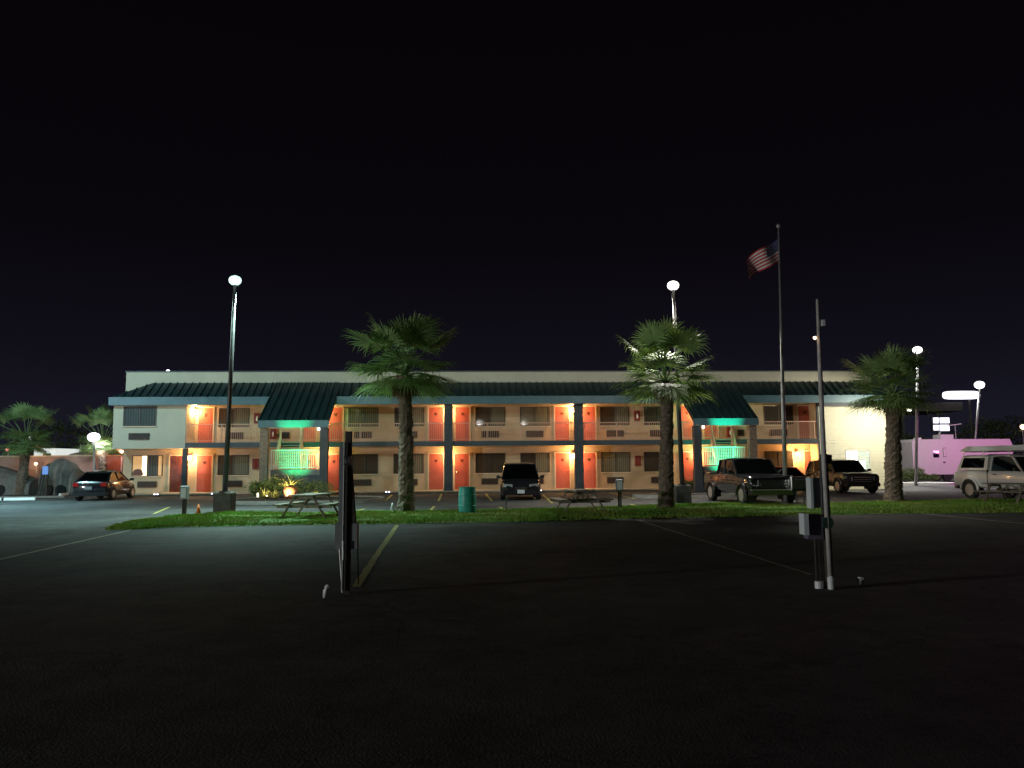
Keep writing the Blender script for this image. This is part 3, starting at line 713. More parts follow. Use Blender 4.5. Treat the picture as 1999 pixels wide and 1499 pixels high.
b = g(1612, 1150); PBX = 1605
t = thing('utility_post', 'tall pale mast with wooden post and meter boxes in the right foreground', 'utility post', (b.x, b.y, 0))
top = lp(1594, 585); k0 = lp(1613, 1148)
MB().tube([(lp(1615,0)[0],-.03,.16),(lp(1607,900)[0],-.03,lp(0,900)[1]),(lp(1600,740)[0],-.03,lp(0,740)[1]),(top[0],-.03,top[1])], [.030,.034,.031,.020], 10).build('mast', mat('pale_mast_paint', (.42,.40,.38), .5, var=.3, scale=5), t, smooth=True)
xa, xb = lp(1609,1000)[0], lp(1621,1000)[0]
MB().box(xa, xb, 0, .10, 0, lp(0,886)[1]).build('post', M['postwood'], t)
MB().box(xa-.01, xb+.05, -.02, .0, lp(0,905)[1], lp(0,888)[1]).build('bracket', M['postwood'], t)
MB().box(lp(1588,0)[0], lp(1607,0)[0], -.02, .12, lp(0,991)[1], lp(0,933)[1]).build('breaker_box', M['boxgrey'], t)
MB().box(lp(1583,0)[0], lp(1588,0)[0], -.06, .10, lp(0,992)[1], lp(0,932)[1]).build('breaker_box_lid', M['boxlid'], t)
MB().box(lp(1576,0)[0], lp(1606,0)[0], -.02, .14, lp(0,1052)[1], lp(0,1004)[1]).build('outlet_box', mat('dark_violet_grey_box', (.10,.09,.13), .6, var=.2), t)
MB().box(lp(1566,0)[0], lp(1575,0)[0], -.09, .10, lp(0,1043)[1], lp(0,1002)[1]).build('outlet_box_lid', M['boxlid'], t)
MB().rings([[(lp(1610,0)[0]+math.cos(a*.785)*.075+.03, -.06+yy, lp(0,1020)[1]+math.sin(a*.785)*.085) for a in range(8)] for yy in (0,.08)]).build('meter_dial', mat('dark_green_meter', (.02,.05,.035), .5), t)
MB().tube([(lp(1593,0)[0],.05,.0),(lp(1593,0)[0],.05,lp(0,1052)[1])], .014, 8).tube([(lp(1601,0)[0],.06,0),(lp(1601,0)[0],.06,lp(0,1052)[1])], .012, 8).build('conduit', M['postwood'], t)
MB().lathe([(.055,0),(.055,.09),(.05,.095)], (lp(1597,0)[0],.05,.004), 12).build('pvc_collar', M['pvc'], t, smooth=False)
MB().lathe([(.042,0),(.046,.14),(.03,.175)], (lp(1616,0)[0],-.03,.004), 12).build('mast_sleeve', M['pvc'], t)
lmp = lp(1588, 661)
MB().tube([(lp(1598,0)[0],-.03,lmp[1]+.02),(lmp[0]+.02,-.05,lmp[1])], .008, 6).build('lamp_arm', M['black'], t)
MB().lathe([(.012,-.02),(.026,0),(.020,.022)], (lmp[0],-.05,lmp[1]), 8).build('lamp_bulb', M['warmlamp'], t, smooth=True)
k1 = lp(1603, 632)
MB().box(k1[0]-.012, k1[0]+.03, -.07, .0, k1[1]-.04, k1[1]+.045).build('photocell', M['boxlid'], t)
b = g(1681, 1141)
t = thing('water_spigot', 'low grey hose spigot stub right of the pale mast', 'spigot', b)
MB().tube([(0,0,0),(0,0,.07),(.03,0,.085),(.065,0,.08)], .020, 8).build('stub_pipe', M['boxgrey'], t, smooth=True)
MB().lathe([(.04,0),(.04,.012)], (0,0,.088), 10).build('valve_handle', M['pvc'], t)

# small electrical pedestals on the lawn
def small_ped(px, py, z0, z1, label, wd):
    b = g(px, py); t = thing('power_pedestal', label, 'power pedestal', b, 0, 'small power pedestals on the lawn')
    MB().box(-.06,.0,-.04,.04,0,z0+.01).box(.02,.07,-.04,.04,0,z0+.01).build('stand', M['postwood'], t)
    MB().rings([[(-wd,-.1,z0),(wd,-.1,z0),(wd,.1,z0),(-wd,.1,z0)],[(-wd,-.1,z1-.03),(wd,-.1,z1-.03),(wd,.1,z1-.03),(-wd,.1,z1-.03)],[(-wd*.7,-.06,z1),(wd*.7,-.06,z1),(wd*.7,.08,z1),(-wd*.7,.08,z1)]]).build('cabinet', M['boxgrey'], t)
    MB().box(-wd*.7, wd*.7, -.107, -.101, z0+.05, z1-.07).build('cabinet_door', M['boxlid'], t)
small_ped(359, 1006, .55, 1.0, 'small power pedestal at the left end of the lawn beside the traffic cone', .12)
small_ped(1210, 992, .62, 1.06, 'small grey power pedestal on the lawn between picnic table and palm', .13)

# cones, stake, drum
def cone(px, py, label, m, h=.34):
    t = thing('traffic_cone', label, 'traffic cone', g(px, py))
    MB().box(-.12,.12,-.12,.12,.004,.03).build('base', M['black'] if m is M['orange'] else m, t)
    MB().lathe([(.085,.03),(.02,h)], (0,0,0), 12).build('body', m, t, smooth=True)
cone(387, 1004, 'small orange traffic cone at the lawn edge by the left pedestal', M['orange'])
cone(766, 1000, 'small pale cone at the foot of the palm near the teal drum', M['pvc'], .33)
t = thing('lawn_stake', 'thin pale stake standing at the lawn edge in front of the minivan', 'stake', g(988, 999))
MB().box(-.022,.022,-.01,.01,0,.50).build('stake', M['pvc'], t); MB().box(-.03,.03,-.014,.014,.46,.52).build('stake_top', M['pvc'], t)
b = g(912.5, 1002); t = thing('trash_drum', 'teal plastic drum standing on the lawn in front of the coral doors', 'drum', b)
MB().lathe([(.26,0.01),(.285,.06),(.295,.25),(.305,.44),(.295,.66),(.285,.84),(.275,.875),(.25,.88),(.25,.84),(.23,.5)], (0,0,0), 28).build('body', M['drum'], t, smooth=True)
for z in (.26,.62):
    MB().lathe([(.296,z-.02),(.306,z),(.296,z+.02)], (0,0,0), 28).build('hoop', M['drum'], t, smooth=True)
MB().lathe([(.288,.862),(.295,.885),(.27,.892)], (0,0,0), 28).build('rim', M['drum'], t, smooth=True)

# barrel grill
b = g(1563, 987); t = thing('barrel_grill', 'barrel grill on two posts and a block base in front of the red car', 'grill', b, R(-12))
MB().box(-.26,.26,-.16,.16,0,.09).build('base_block', M['concrete'], t)
for x in (-.13,.13): MB().tube([(x,0,.09),(x,0,.56)], .028, 8).build('leg', M['black'], t)
rr = []
for x in (-.30,.34): rr.append([(x, math.cos(a)*.24, .80+math.sin(a)*.26) for a in [math.pi+math.pi*k/10 for k in range(11)]]+[(x,.24,1.08),(x,-.24,1.08)])
MB().rings(rr).build('barrel', M['black'], t)
MB().rings([[(-.305-.004*k, y*.96, z) for _, y, z in rr[0]] for k in (0,1)]).build('lit_end_face', M['pvc'], t)  # pale colour on the barrel end stands in for light falling there
MB().bar((-.2,-.28,.98),(.2,-.28,.98),.03,.03).build('handle', M['chrome'], t)

# ------------------------------------------------------------------ picnic tables
def picnic(px, py, rz, label):
    t = thing('picnic_table', label, 'picnic table', g(px, py), rz, 'wooden picnic tables on the lawn')
    mb = MB()
    for k in range(5): mb.box(-.385+k*.156, -.385+k*.156+.146, -.92, .92, .71, .75)
    mb.build('tabletop', M['wood'], t)
    for sd in (-1, 1):
        mb = MB(); mb.box(sd*.60, sd*.60+sd*.14, -.92, .92, .42, .46); mb.box(sd*.755, sd*.755+sd*.14, -.92, .92, .42, .46); mb.build('bench', M['wood'], t)
    for y in (-.62, .62):
        for sd in (-1, 1):
            MB().bar((sd*.28,y,.71),(sd*.74,y,0),.04,.10,up=Vector((0,1,0))).build('leg', M['wood'], t)
        MB().box(-.90,.90,y+.03,y+.07,.33,.42).build('bench_support', M['wood'], t)
        MB().box(-.37,.37,y+.03,y+.07,.62,.708).build('top_support', M['wood'], t)
        MB().bar((0,y*.05,.66),(0,y*.9,.40),.05,.04).build('brace', M['wood'], t)
picnic(607, 1010, R(-8), 'weathered picnic table left of post 61 near the lit planter')
picnic(1133, 999, R(10), 'weathered picnic table right of the teal drum, in front of the coral doors')
picnic(1975, 981, R(28), 'weathered picnic table at the right edge beside the silver pickup')

# ------------------------------------------------------------------ vehicles (front faces +Y in local space)
def wheel(parent, x, y, r, wd, sd):
    mb = MB(); n = 24
    prof = [(r*.62,0),(r*.93,.0),(r,wd*.18),(r,wd*.82),(r*.93,wd),(r*.62,wd)]
    rs = [[(x-sd*q, y+math.cos(2*math.pi*k/n)*rad, r+math.sin(2*math.pi*k/n)*rad) for k in range(n)] for rad, q in prof]
    mb.rings(rs); wo = mb.build('wheel', M['tyre'], parent, smooth=False)
    mb = MB(); rs = [[(x-sd*q, y+math.cos(2*math.pi*k/n)*rad, r+math.sin(2*math.pi*k/n)*rad) for k in range(n)] for rad, q in ((r*.62,-.006),(r*.58,.012),(r*.16,.03),(r*.1,.0))]
    mb.rings(rs)
    for k in range(5):
        a = k*2*math.pi/5; mb.bar((x+sd*.004,y+math.cos(a)*r*.14,r+math.sin(a)*r*.14),(x+sd*.004,y+math.cos(a)*r*.56,r+math.sin(a)*r*.56),r*.16,.012,up=Vector((1,0,0)))
    mb.build('rim', M['alloy'], wo)
def car(label, cat, name, loc, rz, paint, st, wb, r, W, gh, opts=None):
    """st: (y, zlow, zhigh, halfwidth factor); wb: (rear axle y, front axle y); gh: dict of greenhouse"""
    o = opts or {}; t = thing(name, label, cat, loc, rz); hw = W/2
    rings = []
    for (y, zl, zh, f) in st:
        h = hw*f; zm = zl+(zh-zl)*.55
        half = [(h*.90, zl), (h*.985, zl+.10), (h, zm), (h*.985, zh-.10), (h*.93, zh-.025), (h*.80, zh), (h*.4, zh+.02)]
        ring = [(x, y, z) for x, z in half]+[(-x, y, z) for x, z in reversed(half)]
        rings.append(ring)
    mb = MB(); mb.rings(rings)
    # roof
    yb0, yt0, yt1, yb1 = gh['y']; zb, ztp = gh['z']; wb_, wt = hw*gh.get('wb', .90), hw*gh.get('wt', .76)
    rf = []
    for y, zz, f in ((yt1-.06, ztp-.05, .97), (yt1+.05, ztp-.015, .99), (yt1+(yt0-yt1)*.5, ztp+.015, 1.0), (yt0-.1, ztp-.015, .99), (yt0+.04, ztp-.05, .96)):
        x = wt*f; rf.append([(x+.03,y,zz-.05),(x,y,zz-.005),(x*.6,y,zz+.03),(-x*.6,y,zz+.03),(-x,y,zz-.005),(-x-.03,y,zz-.05)])
    mb.rings(rf)
    B = lambda a, b, w_=.07, th=.05: mb.bar(a, b, w_, th)
    for sd in (-1, 1):
        B((sd*wb_,yb0,zb-.04),(sd*wt,yt0,ztp-.04)); B((sd*wb_,yb1,zb-.04),(sd*wt,yt1,ztp-.04), gh.get('cp',.10), .06)
        for yy in gh.get('pillars', ()): 
            u = .04; B((sd*(wb_+.005),yy,zb-.04),(sd*(wt+.012),yy+(-.03),ztp-.04), .06, .04)
    body = mb.build('body', paint, t, smooth=True)
    md = body.modifiers.new('edge', 'EDGE_SPLIT'); md.split_angle = R(50)
    # glass
    gl = lambda n, vs: MB().rings([[Vector(v) for v in vs], [Vector(v)+Vector((0,0,-.012)) for v in vs]]).build(n, M['glass'], t)
    gl('windshield', [(-wb_+.03,yb0,zb-.02),(wb_-.03,yb0,zb-.02),(wt-.03,yt0,ztp-.03),(-wt+.03,yt0,ztp-.03)])
    gl('rear_window', [(-wb_+.03,yb1,zb-.02),(wb_-.03,yb1,zb-.02),(wt-.03,yt1,ztp-.03),(-wt+.03,yt1,ztp-.03)])
    for sd in (-1, 1):
        gl('side_window', [(sd*(wb_-.005),yb0-.02,zb-.02),(sd*(wb_-.005),yb1+.02,zb-.02),(sd*(wt-.005),yt1,ztp-.04),(sd*(wt-.005),yt0,ztp-.04)])
    # wheels and arches
    for yy in wb:
        for sd in (-1, 1):
            n = 18; a_ = MB(); R2 = r*1.20
            rr_ = [[(sd*q, yy+math.cos(math.pi*k/n)*R2, r*.92+math.sin(math.pi*k/n)*R2) for k in range(n+1)]+[(sd*q, yy-R2, .2),(sd*q, yy+R2, .2)] for q in (hw*.7, hw+.004)]
            a_.rings(rr_); a_.build('wheel_arch', M['black'], t)
            wheel(t, sd*(hw+.022), yy, r, .22, sd)
            if o.get('flare'):
                f_ = MB(); rr_ = []
                for k in range(n+1):
                    c_, s_ = math.cos(math.pi*k/n), math.sin(math.pi*k/n)
                    rr_.append([(sd*(hw-.02),yy+c_*R2,r*.92+s_*R2),(sd*(hw+.05),yy+c_*R2,r*.92+s_*R2),(sd*(hw+.045),yy+c_*(R2+.07),r*.92+s_*(R2+.07)),(sd*(hw-.02),yy+c_*(R2+.09),r*.92+s_*(R2+.09))])
                f_.rings(rr_); f_.build('fender_flare', paint, t, smooth=True)
    yf, yr = st[-1][0], st[0][0]; zf0, zf1 = st[-2][1], st[-2][2]
    # front
    hl = o.get('head', (.52,.86,.60,.86)); gz0, gz1, gx = o.get('grille', (.50,.80,.42))
    for sd in (-1, 1):
        MB().rings([[(sd*hw*hl[0],yf+.012,hl[2]),(sd*hw*hl[1],yf-.06,hl[2]+.02),(sd*hw*hl[1],yf-.06,hl[3]),(sd*hw*hl[0],yf+.012,hl[3]-.02)],
                    [(sd*hw*hl[0],yf-.2,hl[2]),(sd*hw*(hl[1]+.02),yf-.2,hl[2]+.02),(sd*hw*(hl[1]+.02),yf-.2,hl[3]),(sd*hw*hl[0],yf-.2,hl[3]-.02)]]).build('headlight', M['headl'], t)
        MB().box(sd*hw*.62, sd*hw*.90, yr-.015, yr+.12, o.get('tz',.78), o.get('tz',.78)+.18).build('tail_light', M['taill'], t)
        ym = yb0-.12
        MB().rings([[(sd*hw*.96,ym-.04,zb+.0),(sd*hw*.96,ym+.05,zb+.0),(sd*hw*.96,ym+.05,zb+.05),(sd*hw*.96,ym-.04,zb+.05)],
                    [(sd*(hw+.08),ym-.06,zb-.0),(sd*(hw+.08),ym+.06,zb-.0),(sd*(hw+.08),ym+.06,zb+.14),(sd*(hw+.08),ym-.06,zb+.14)],
                    [(sd*(hw+.20),ym-.05,zb+.01),(sd*(hw+.20),ym+.05,zb+.01),(sd*(hw+.20),ym+.05,zb+.13),(sd*(hw+.20),ym-.05,zb+.13)]]).build('mirror', M['black'], t)
        for k, yy in enumerate(o.get('handles', ())): MB().box(sd*(hw+.002), sd*(hw+.03), yy-.08, yy+.08, zb-.16, zb-.12).build('door_handle', M['chrome' if o.get('chrome') else 'black'], t)
    gm = MB(); gm.box(-hw*gx, hw*gx, yf-.1, yf+.014, gz0, gz1)
    gr = gm.build('grille', M['black'], t)
    gs = MB()
    for k in range(3): zz = gz0+(gz1-gz0)*(k+.5)/3; gs.box(-hw*gx, hw*gx, yf+.0145, yf+.022, zz-.012, zz+.012)
    gs.build('grille_bars', M['chrome'] if o.get('chrome') else M['grille'], gr)
    bf = o.get('bump', (.30,.48)); bm = M['chrome'] if o.get('chromebump') else (paint if not o.get('blackbump') else M['black'])
    for nm, y0, sg in (('front_bumper', yf, 1), ('rear_bumper', yr, -1)):
        MB().rings([[(-hw*.97,y0-sg*.18,bf[0]),(-hw*.9,y0+sg*.05,bf[0]),(hw*.9,y0+sg*.05,bf[0]),(hw*.97,y0-sg*.18,bf[0])],
                    [(-hw*.97,y0-sg*.18,bf[1]),(-hw*.9,y0+sg*.07,bf[1]),(hw*.9,y0+sg*.07,bf[1]),(hw*.97,y0-sg*.18,bf[1])]]).build(nm, bm, t)
    if o.get('fplate'): MB().box(-.16,.16,yf+.075,yf+.09,bf[0]+.08,bf[0]+.24).build('licence_plate', M['plate'], t)
    MB().box(-.16,.16,yr-.095,yr-.078,o.get('pz',.55),o.get('pz',.55)+.15).build('licence_plate', mat('shade_toned_plate', (.12,.14,.16), .5), t)  # rear plate: darker copy of the plate colour, with shade put into it
    return t
P_black = mat('black_car_paint', (.010,.010,.012), .22, coat=1.0)
P_green = mat('very_dark_grey_paint', (.018,.018,.020), .25, coat=1.0)
P_mar = mat('dark_maroon_paint', (.028,.020,.020), .25, coat=1.0)
P_red = mat('red_car_paint', (.22,.018,.014), .25, coat=1.0)
P_sil = mat('silver_beige_paint', (.74,.73,.70), .32, metal=.05, coat=.6)
def at_heading(front_axle, hdeg, fa):          # origin so that the front axle centre lands on the given point
    h = Vector((math.cos(R(hdeg)), math.sin(R(hdeg)), 0)); return Vector((*front_axle, 0))-h*fa, R(hdeg-90)

# black pickup, centre right
l_, rz = at_heading((9.78, 31.1), -84, 1.75)
pk = car('black pickup truck with chrome wheels parked nose-out behind the flagpole', 'pickup truck', 'pickup_truck', l_, rz, P_black,
    [(-2.62,.52,1.08,.93),(-2.5,.46,1.20,.98),(-.4,.44,1.22,1),(.85,.44,1.20,1),(1.1,.44,1.18,1),(2.2,.46,1.14,.99),(2.42,.48,1.08,.95),(2.5,.52,.98,.90)],
    (-1.65, 1.75), .38, 1.93, dict(y=(1.05,.45,-.85,-1.0), z=(1.20,1.78), wb=.90, wt=.80, pillars=(-.25,)),
    dict(head=(.60,.93,.74,.98), grille=(.66,.98,.52), bump=(.40,.60), chrome=True, fplate=False, handles=(.1,), flare=True, tz=.85))
text_mesh('badge', 'GMC', .13, M['chrome'], pk, (0, 2.53, .83), (R(90),0,R(180)), .004)
MB().box(-.88,.88,-2.5,-1.08,1.222,1.27).build('bed_cover', M['black'], pk)
MB().box(-.975,-.968,-.9,1.1,.62,.65).build('side_trim', M['chrome'], pk)
MB().box(-.9,.9,2.38,2.575,.585,.615).build('bumper_strip', M['alloy'], pk)

# minivan in the middle
l_, rz = at_heading((.35, 37.0), -89, 1.45)
mv = car('black minivan with white front plate parked nose-out by the walkway', 'minivan', 'minivan', l_, rz, P_black,
    [(-2.30,.45,1.0,.90),(-2.2,.30,1.05,.97),(-1,.26,1.06,1),(1.0,.26,1.04,1),(1.5,.26,.98,.99),(2.05,.30,.86,.95),(2.28,.36,.72,.84),(2.34,.42,.62,.74)],
    (-1.45, 1.45), .33, 1.80, dict(y=(1.62,.72,-1.9,-2.2), z=(.98,1.66), wb=.92, wt=.76, pillars=(-.3,-1.3)),
    dict(head=(.42,.86,.60,.74), grille=(.46,.60,.30), bump=(.24,.46), fplate=True, handles=(.1,-1.0), tz=.85))

# dark compact at the far left, rear towards the viewpoint
l_, rz = at_heading((-20.95, 42.35), 95.5, 1.25)
car('black compact car with rounded roof parked nose-in beside the lit-window room', 'car', 'parked_car', l_, rz, P_black,
    [(-2.0,.42,.80,.84),(-1.92,.30,.92,.93),(-1.3,.22,.95,1),(.8,.22,.95,1),(1.3,.24,.86,.97),(1.75,.28,.74,.90),(1.9,.36,.62,.78)],
    (-1.27, 1.25), .31, 1.70, dict(y=(.95,.25,-.95,-1.75), z=(.92,1.42), wb=.90, wt=.66, pillars=(-.35,)),
    dict(head=(.5,.85,.5,.66), grille=(.4,.5,.3), bump=(.24,.42), tz=.70, handles=(0,)))

# dark SUV by the office
l_, rz = at_heading((17.55, 41.1), -86, 1.5)
car('dark maroon SUV parked nose-out in front of the lit office window', 'SUV', 'parked_suv', l_, rz, P_mar,
    [(-2.45,.46,1.05,.92),(-2.35,.36,1.10,.98),(0,.34,1.12,1),(1.0,.34,1.10,1),(1.9,.36,1.04,.98),(2.2,.42,.98,.94),(2.28,.48,.90,.88)],
    (-1.35, 1.5), .37, 1.90, dict(y=(1.05,.40,-2.0,-2.3), z=(1.10,1.70), wb=.90, wt=.78, pillars=(-.4,-1.4)),
    dict(head=(.58,.92,.66,.88), grille=(.56,.88,.50), bump=(.36,.54), chrome=True, flare=True, handles=(.1,-.9)))

# red sedan between pickup and SUV
l_, rz = at_heading((13.55, 38.6), -84, 1.35)
car('dark red sedan half hidden between the black pickup and the maroon SUV', 'car', 'parked_car', l_, rz, P_red,
    [(-2.25,.42,.85,.88),(-2.1,.30,.95,.95),(-1.2,.24,.96,1),(.7,.24,.94,1),(1.3,.26,.88,.98),(1.95,.30,.76,.93),(2.2,.36,.66,.82)],
    (-1.35, 1.35), .31, 1.75, dict(y=(.95,.2,-1.0,-1.7), z=(.92,1.38), wb=.90, wt=.70, pillars=(-.35,)),
    dict(head=(.5,.88,.56,.70), grille=(.46,.60,.35), bump=(.26,.44)))

# silver pickup with camper shell and rack
l_, rz = at_heading((20.95, 30.9), -82, 1.8)
sp = car('silver beige pickup with camper shell and loaded roof rack at the right edge', 'pickup truck', 'pickup_truck', l_, rz, P_sil,
    [(-2.75,.60,1.12,.95),(-2.65,.52,1.20,.99),(-.6,.50,1.22,1),(.9,.50,1.22,1),(1.2,.50,1.18,1),(2.3,.52,1.12,.99),(2.6,.56,1.0,.94)],
    (-1.75, 1.8), .40, 1.93, dict(y=(1.15,.55,-.55,-.62), z=(1.20,1.84), wb=.92, wt=.80, cp=.12),
    dict(head=(.60,.93,.74,.96), grille=(.62,.96,.52), bump=(.42,.60), chromebump=True, flare=True, handles=(-.25,), tz=.85))
sh = MB(); q = [(-.86,1.225),(-.74,1.80),(-.5,1.86),(.5,1.86),(.74,1.80),(.86,1.225)]
sh.rings([[(x,-2.62,z) if z < 1.3 else (x,-2.36,z) for x, z in q], [(x,-.82,z) for x, z in q]]).build('camper_shell', P_sil, sp)
for sd in (-1, 1):
    MB().rings([[(sd*.855,-2.38,1.32),(sd*.855,-1.0,1.32),(sd*.765,-1.0,1.74),(sd*.765,-2.25,1.74)],[(sd*.845,-2.38,1.32),(sd*.845,-1.0,1.32),(sd*.755,-1.0,1.74),(sd*.755,-2.25,1.74)]]).build('shell_window', M['glass'], sp)
MB().box(-.972,.972,-.70,-.66,.56,1.235).build('bed_gap', M['black'], sp)
for y in (-2.2,-1.0,.4):
    MB().tube([(-.80,y,1.82),(-.80,y,2.0),(.80,y,2.0),(.80,y,1.82)], .022, 8).build('rack_bar', M['alloy'], sp)
cg = thing('rack_cargo', 'long pale ladders and boards tied on the silver pickup rack', 'ladder', l_, rz)
mb = MB(); mb.box(-.75,-.67,-2.9,2.3,2.03,2.12); mb.box(-.35,-.27,-2.9,2.3,2.03,2.12)
for k in range(17): mb.tube([(-.68,-2.8+k*.31,2.075),(-.34,-2.8+k*.31,2.075)], .016, 6)
mb.build('ladder', M['alloy'], cg)
mb = MB(); mb.rings([[(x,y,z) for x,z in ((0,2.03),(.6,2.03),(.55,2.24),(.05,2.24))] for y in (-2.3,1.9)]); mb.rings([[(x,-2.3,z) for x,z in ((0,2.03),(.6,2.03),(.55,2.24),(.05,2.24))],[(x,-2.95,z) for x,z in ((.2,2.03),(.4,2.03),(.38,2.08),(.22,2.08))]])
mb.build('board_bundle', M['pvc'], cg)

# ------------------------------------------------------------------ fifth-wheel trailer
b = atY(1862, 925, 62.0); t = thing('travel_trailer', 'white fifth-wheel travel trailer under violet light beyond the hedge', 'trailer', (b.x, b.y, 0), R(6))
xr, xl = atY(1965, 860, 62).x-b.x, atY(1757, 880, 62).x-b.x; zt = atY(1860, 858, 62).z; zb = .55
pr = [(xl,zb),(xl+6.3*(xr-xl)/8.6,zb),(xl+6.3*(xr-xl)/8.6,zt-1.15),(xr-.2,zt-1.15),(xr,zt-.8),(xr-.35,zt),(xl+.15,zt),(xl,zt-.2)]
MB().rings([[(x,-1.22,z) for x,z in pr],[(x,1.22,z) for x,z in pr]]).build('body', M['rv'], t)
def lw(p0, p1, q0, q1, nm, m, pa=t, y=-1.24):
    a = atY(p0, q1, 60.8); c = atY(p1, q0, 60.8); MB().box(a.x-b.x, c.x-b.x, y, y+.022, a.z, c.z).build(nm, m, pa)
lw(1815,1826,880,893,'window',M['glass']); lw(1835.5,1841,874,892,'entry_door_window',M['winframe']); lw(1836,1840.5,875,891,'door_glass',M['rv'],y=-1.25)
lw(1835,1840,901,904,'door_latch',M['winframe']); 
MB().box(atY(1844,862,60.8).x-b.x, atY(1872,862,60.8).x-b.x, -.4,.5, zt, zt+.38).build('roof_air_conditioner', M['rv'], t)
MB().box(atY(1797,862,60.8).x-b.x, atY(1806,862,60.8).x-b.x, -.3,.2, zt, zt+.15).build('roof_vent', M['white'], t)
MB().tube([(atY(1880,845,61).x-b.x,0,zt),(atY(1880,845,61).x-b.x,0,zt+1.15)], .04, 6).build('antenna_mast', M['poleG'], t)
MB().bar((atY(1866,832,61).x-b.x,0,zt+1.10),(atY(1891,832,61).x-b.x,0,zt+1.22),.25,.05).build('antenna_head', M['white'], t)
for x in (xl+1.9, xl+2.75):
    rr_ = [[(x+math.cos(2*math.pi*k/16)*.36, q_, .36+math.sin(2*math.pi*k/16)*.36) for k in range(16)] for q_ in (-1.2,-.95)]
    MB().rings(rr_).build('wheel', M['tyre'], t)
for x in (xl+.4, xr-3.2): MB().box(x, x+.1, -1.1, -1.0, 0, zb+.01).build('stabiliser_leg', M['black'], t)

# ------------------------------------------------------------------ far right: sign and canopy
b = atY(1838, 880, 84.0)
t = thing('panel_sign', 'lit white four-panel roadside sign above the trailer', 'sign', (b.x, b.y, 0))
for p0, p1, q0, q1 in ((1823,1831.5,815,826),(1836,1852.5,815,826),(1823.5,1832,829.5,840),(1836,1852.5,829,841)):
    a = atY(p0, q1, 84); c = atY(p1, q0, 84); MB().box(a.x-b.x, c.x-b.x, -.06, .1, a.z, c.z).build('sign_panel', M['panelW'], t)
a = atY(1821, 843, 84); c = atY(1855, 813, 84)
MB().box(a.x-b.x, c.x-b.x, .1, .3, a.z, c.z).build('sign_frame', M['black'], t)
MB().tube([(0,.2,0),(0,.2,a.z)], .15, 8).build('sign_post', M['poleG'], t)
light('trailer_tint_light', 'POINT', (-6.5, -31, 3.0), 1500, (.95,.26,.70), t, .8)  # added magenta light in front of the trailer to tint it, well away from the sign
b = atY(1800, 880, 95.0)
t = thing('filling_station_canopy', 'pale filling station canopy with long glowing white sign above the trailer', 'canopy', (b.x, b.y, 0))
a = atY(1735, 815, 95); c = atY(1842, 790, 95)
MB().rings([[(a.x-b.x,-4,a.z+.5),(c.x-b.x,-4,a.z+.5),(c.x-b.x,4,a.z+.5),(a.x-b.x,4,a.z+.5)],[(a.x-b.x,-4,c.z),(c.x-b.x,-4,c.z),(c.x-b.x,4,c.z),(a.x-b.x,4,c.z)]]).build('canopy_roof', M['canopyW'], t)
for x in (a.x-b.x+1.5, c.x-b.x-1.0): MB().box(x, x+.3, -.15, .15, 0, a.z+.5).build('canopy_column', M['canopyW'], t)
p, q = atY(1804, 785, 95), atY(1872, 769, 95)
rr_ = []
for k in range(16):
    an = 2*math.pi*k/16; cx, cz = (p.x+q.x)/2-b.x, (p.z+q.z)/2; hx, hz_ = (q.x-p.x)/2, (q.z-p.z)/2
    sg = lambda v_: (1 if v_ > 0 else -1)*abs(v_)**.45
    rr_.append((cx+hx*sg(math.cos(an)), cz+hz_*sg(math.sin(an))))
MB().rings([[(x,-4.3,z) for x,z in rr_],[(x,-4.05,z) for x,z in rr_]]).build('lit_sign', M['panelW'], t)
MB().box((q.x-b.x)-1.2,(q.x-b.x)-1.0,-4.1,-3.9,0,p.z+.2).build('sign_support', M['canopyW'], t)

# hedge island by the trailer, kerbs
def island(cx, cy, rx, ry, rz, h=.15, m=None, fill='soil'):
    n = 40; ro = Matrix.Rotation(rz, 3, 'Z')
    def rg(f, z): return [ro @ Vector((math.copysign(abs(math.cos(2*math.pi*k/n))**.7, math.cos(2*math.pi*k/n))*(rx-f), math.copysign(abs(math.sin(2*math.pi*k/n))**.7, math.sin(2*math.pi*k/n))*(ry-f), z))+Vector((cx,cy,0)) for k in range(n)]
    mb = MB(); mb.rings([rg(0,0), rg(.02,h), rg(.15,h), rg(.17,h-.05)], cap=False); struct(mb.build('kerb', m or M['concrete']))
    mb = MB(); mb.add(rg(.16,h-.04), [tuple(range(n))]); struct(mb.build('planting_bed', M['mulch']))
p = g(1800, 948); island(p.x+.2, p.y+1.6, 2.6, 1.5, R(4), m=M['white'])
p = g(590, 984); island(-9.4, p.y+2.3, 3.5, 2.6, TH, m=M['concrete'])
p = g(1310, 973); island(p.x+1.0, p.y+1.2, 2.6, 1.1, TH, m=M['concrete'])

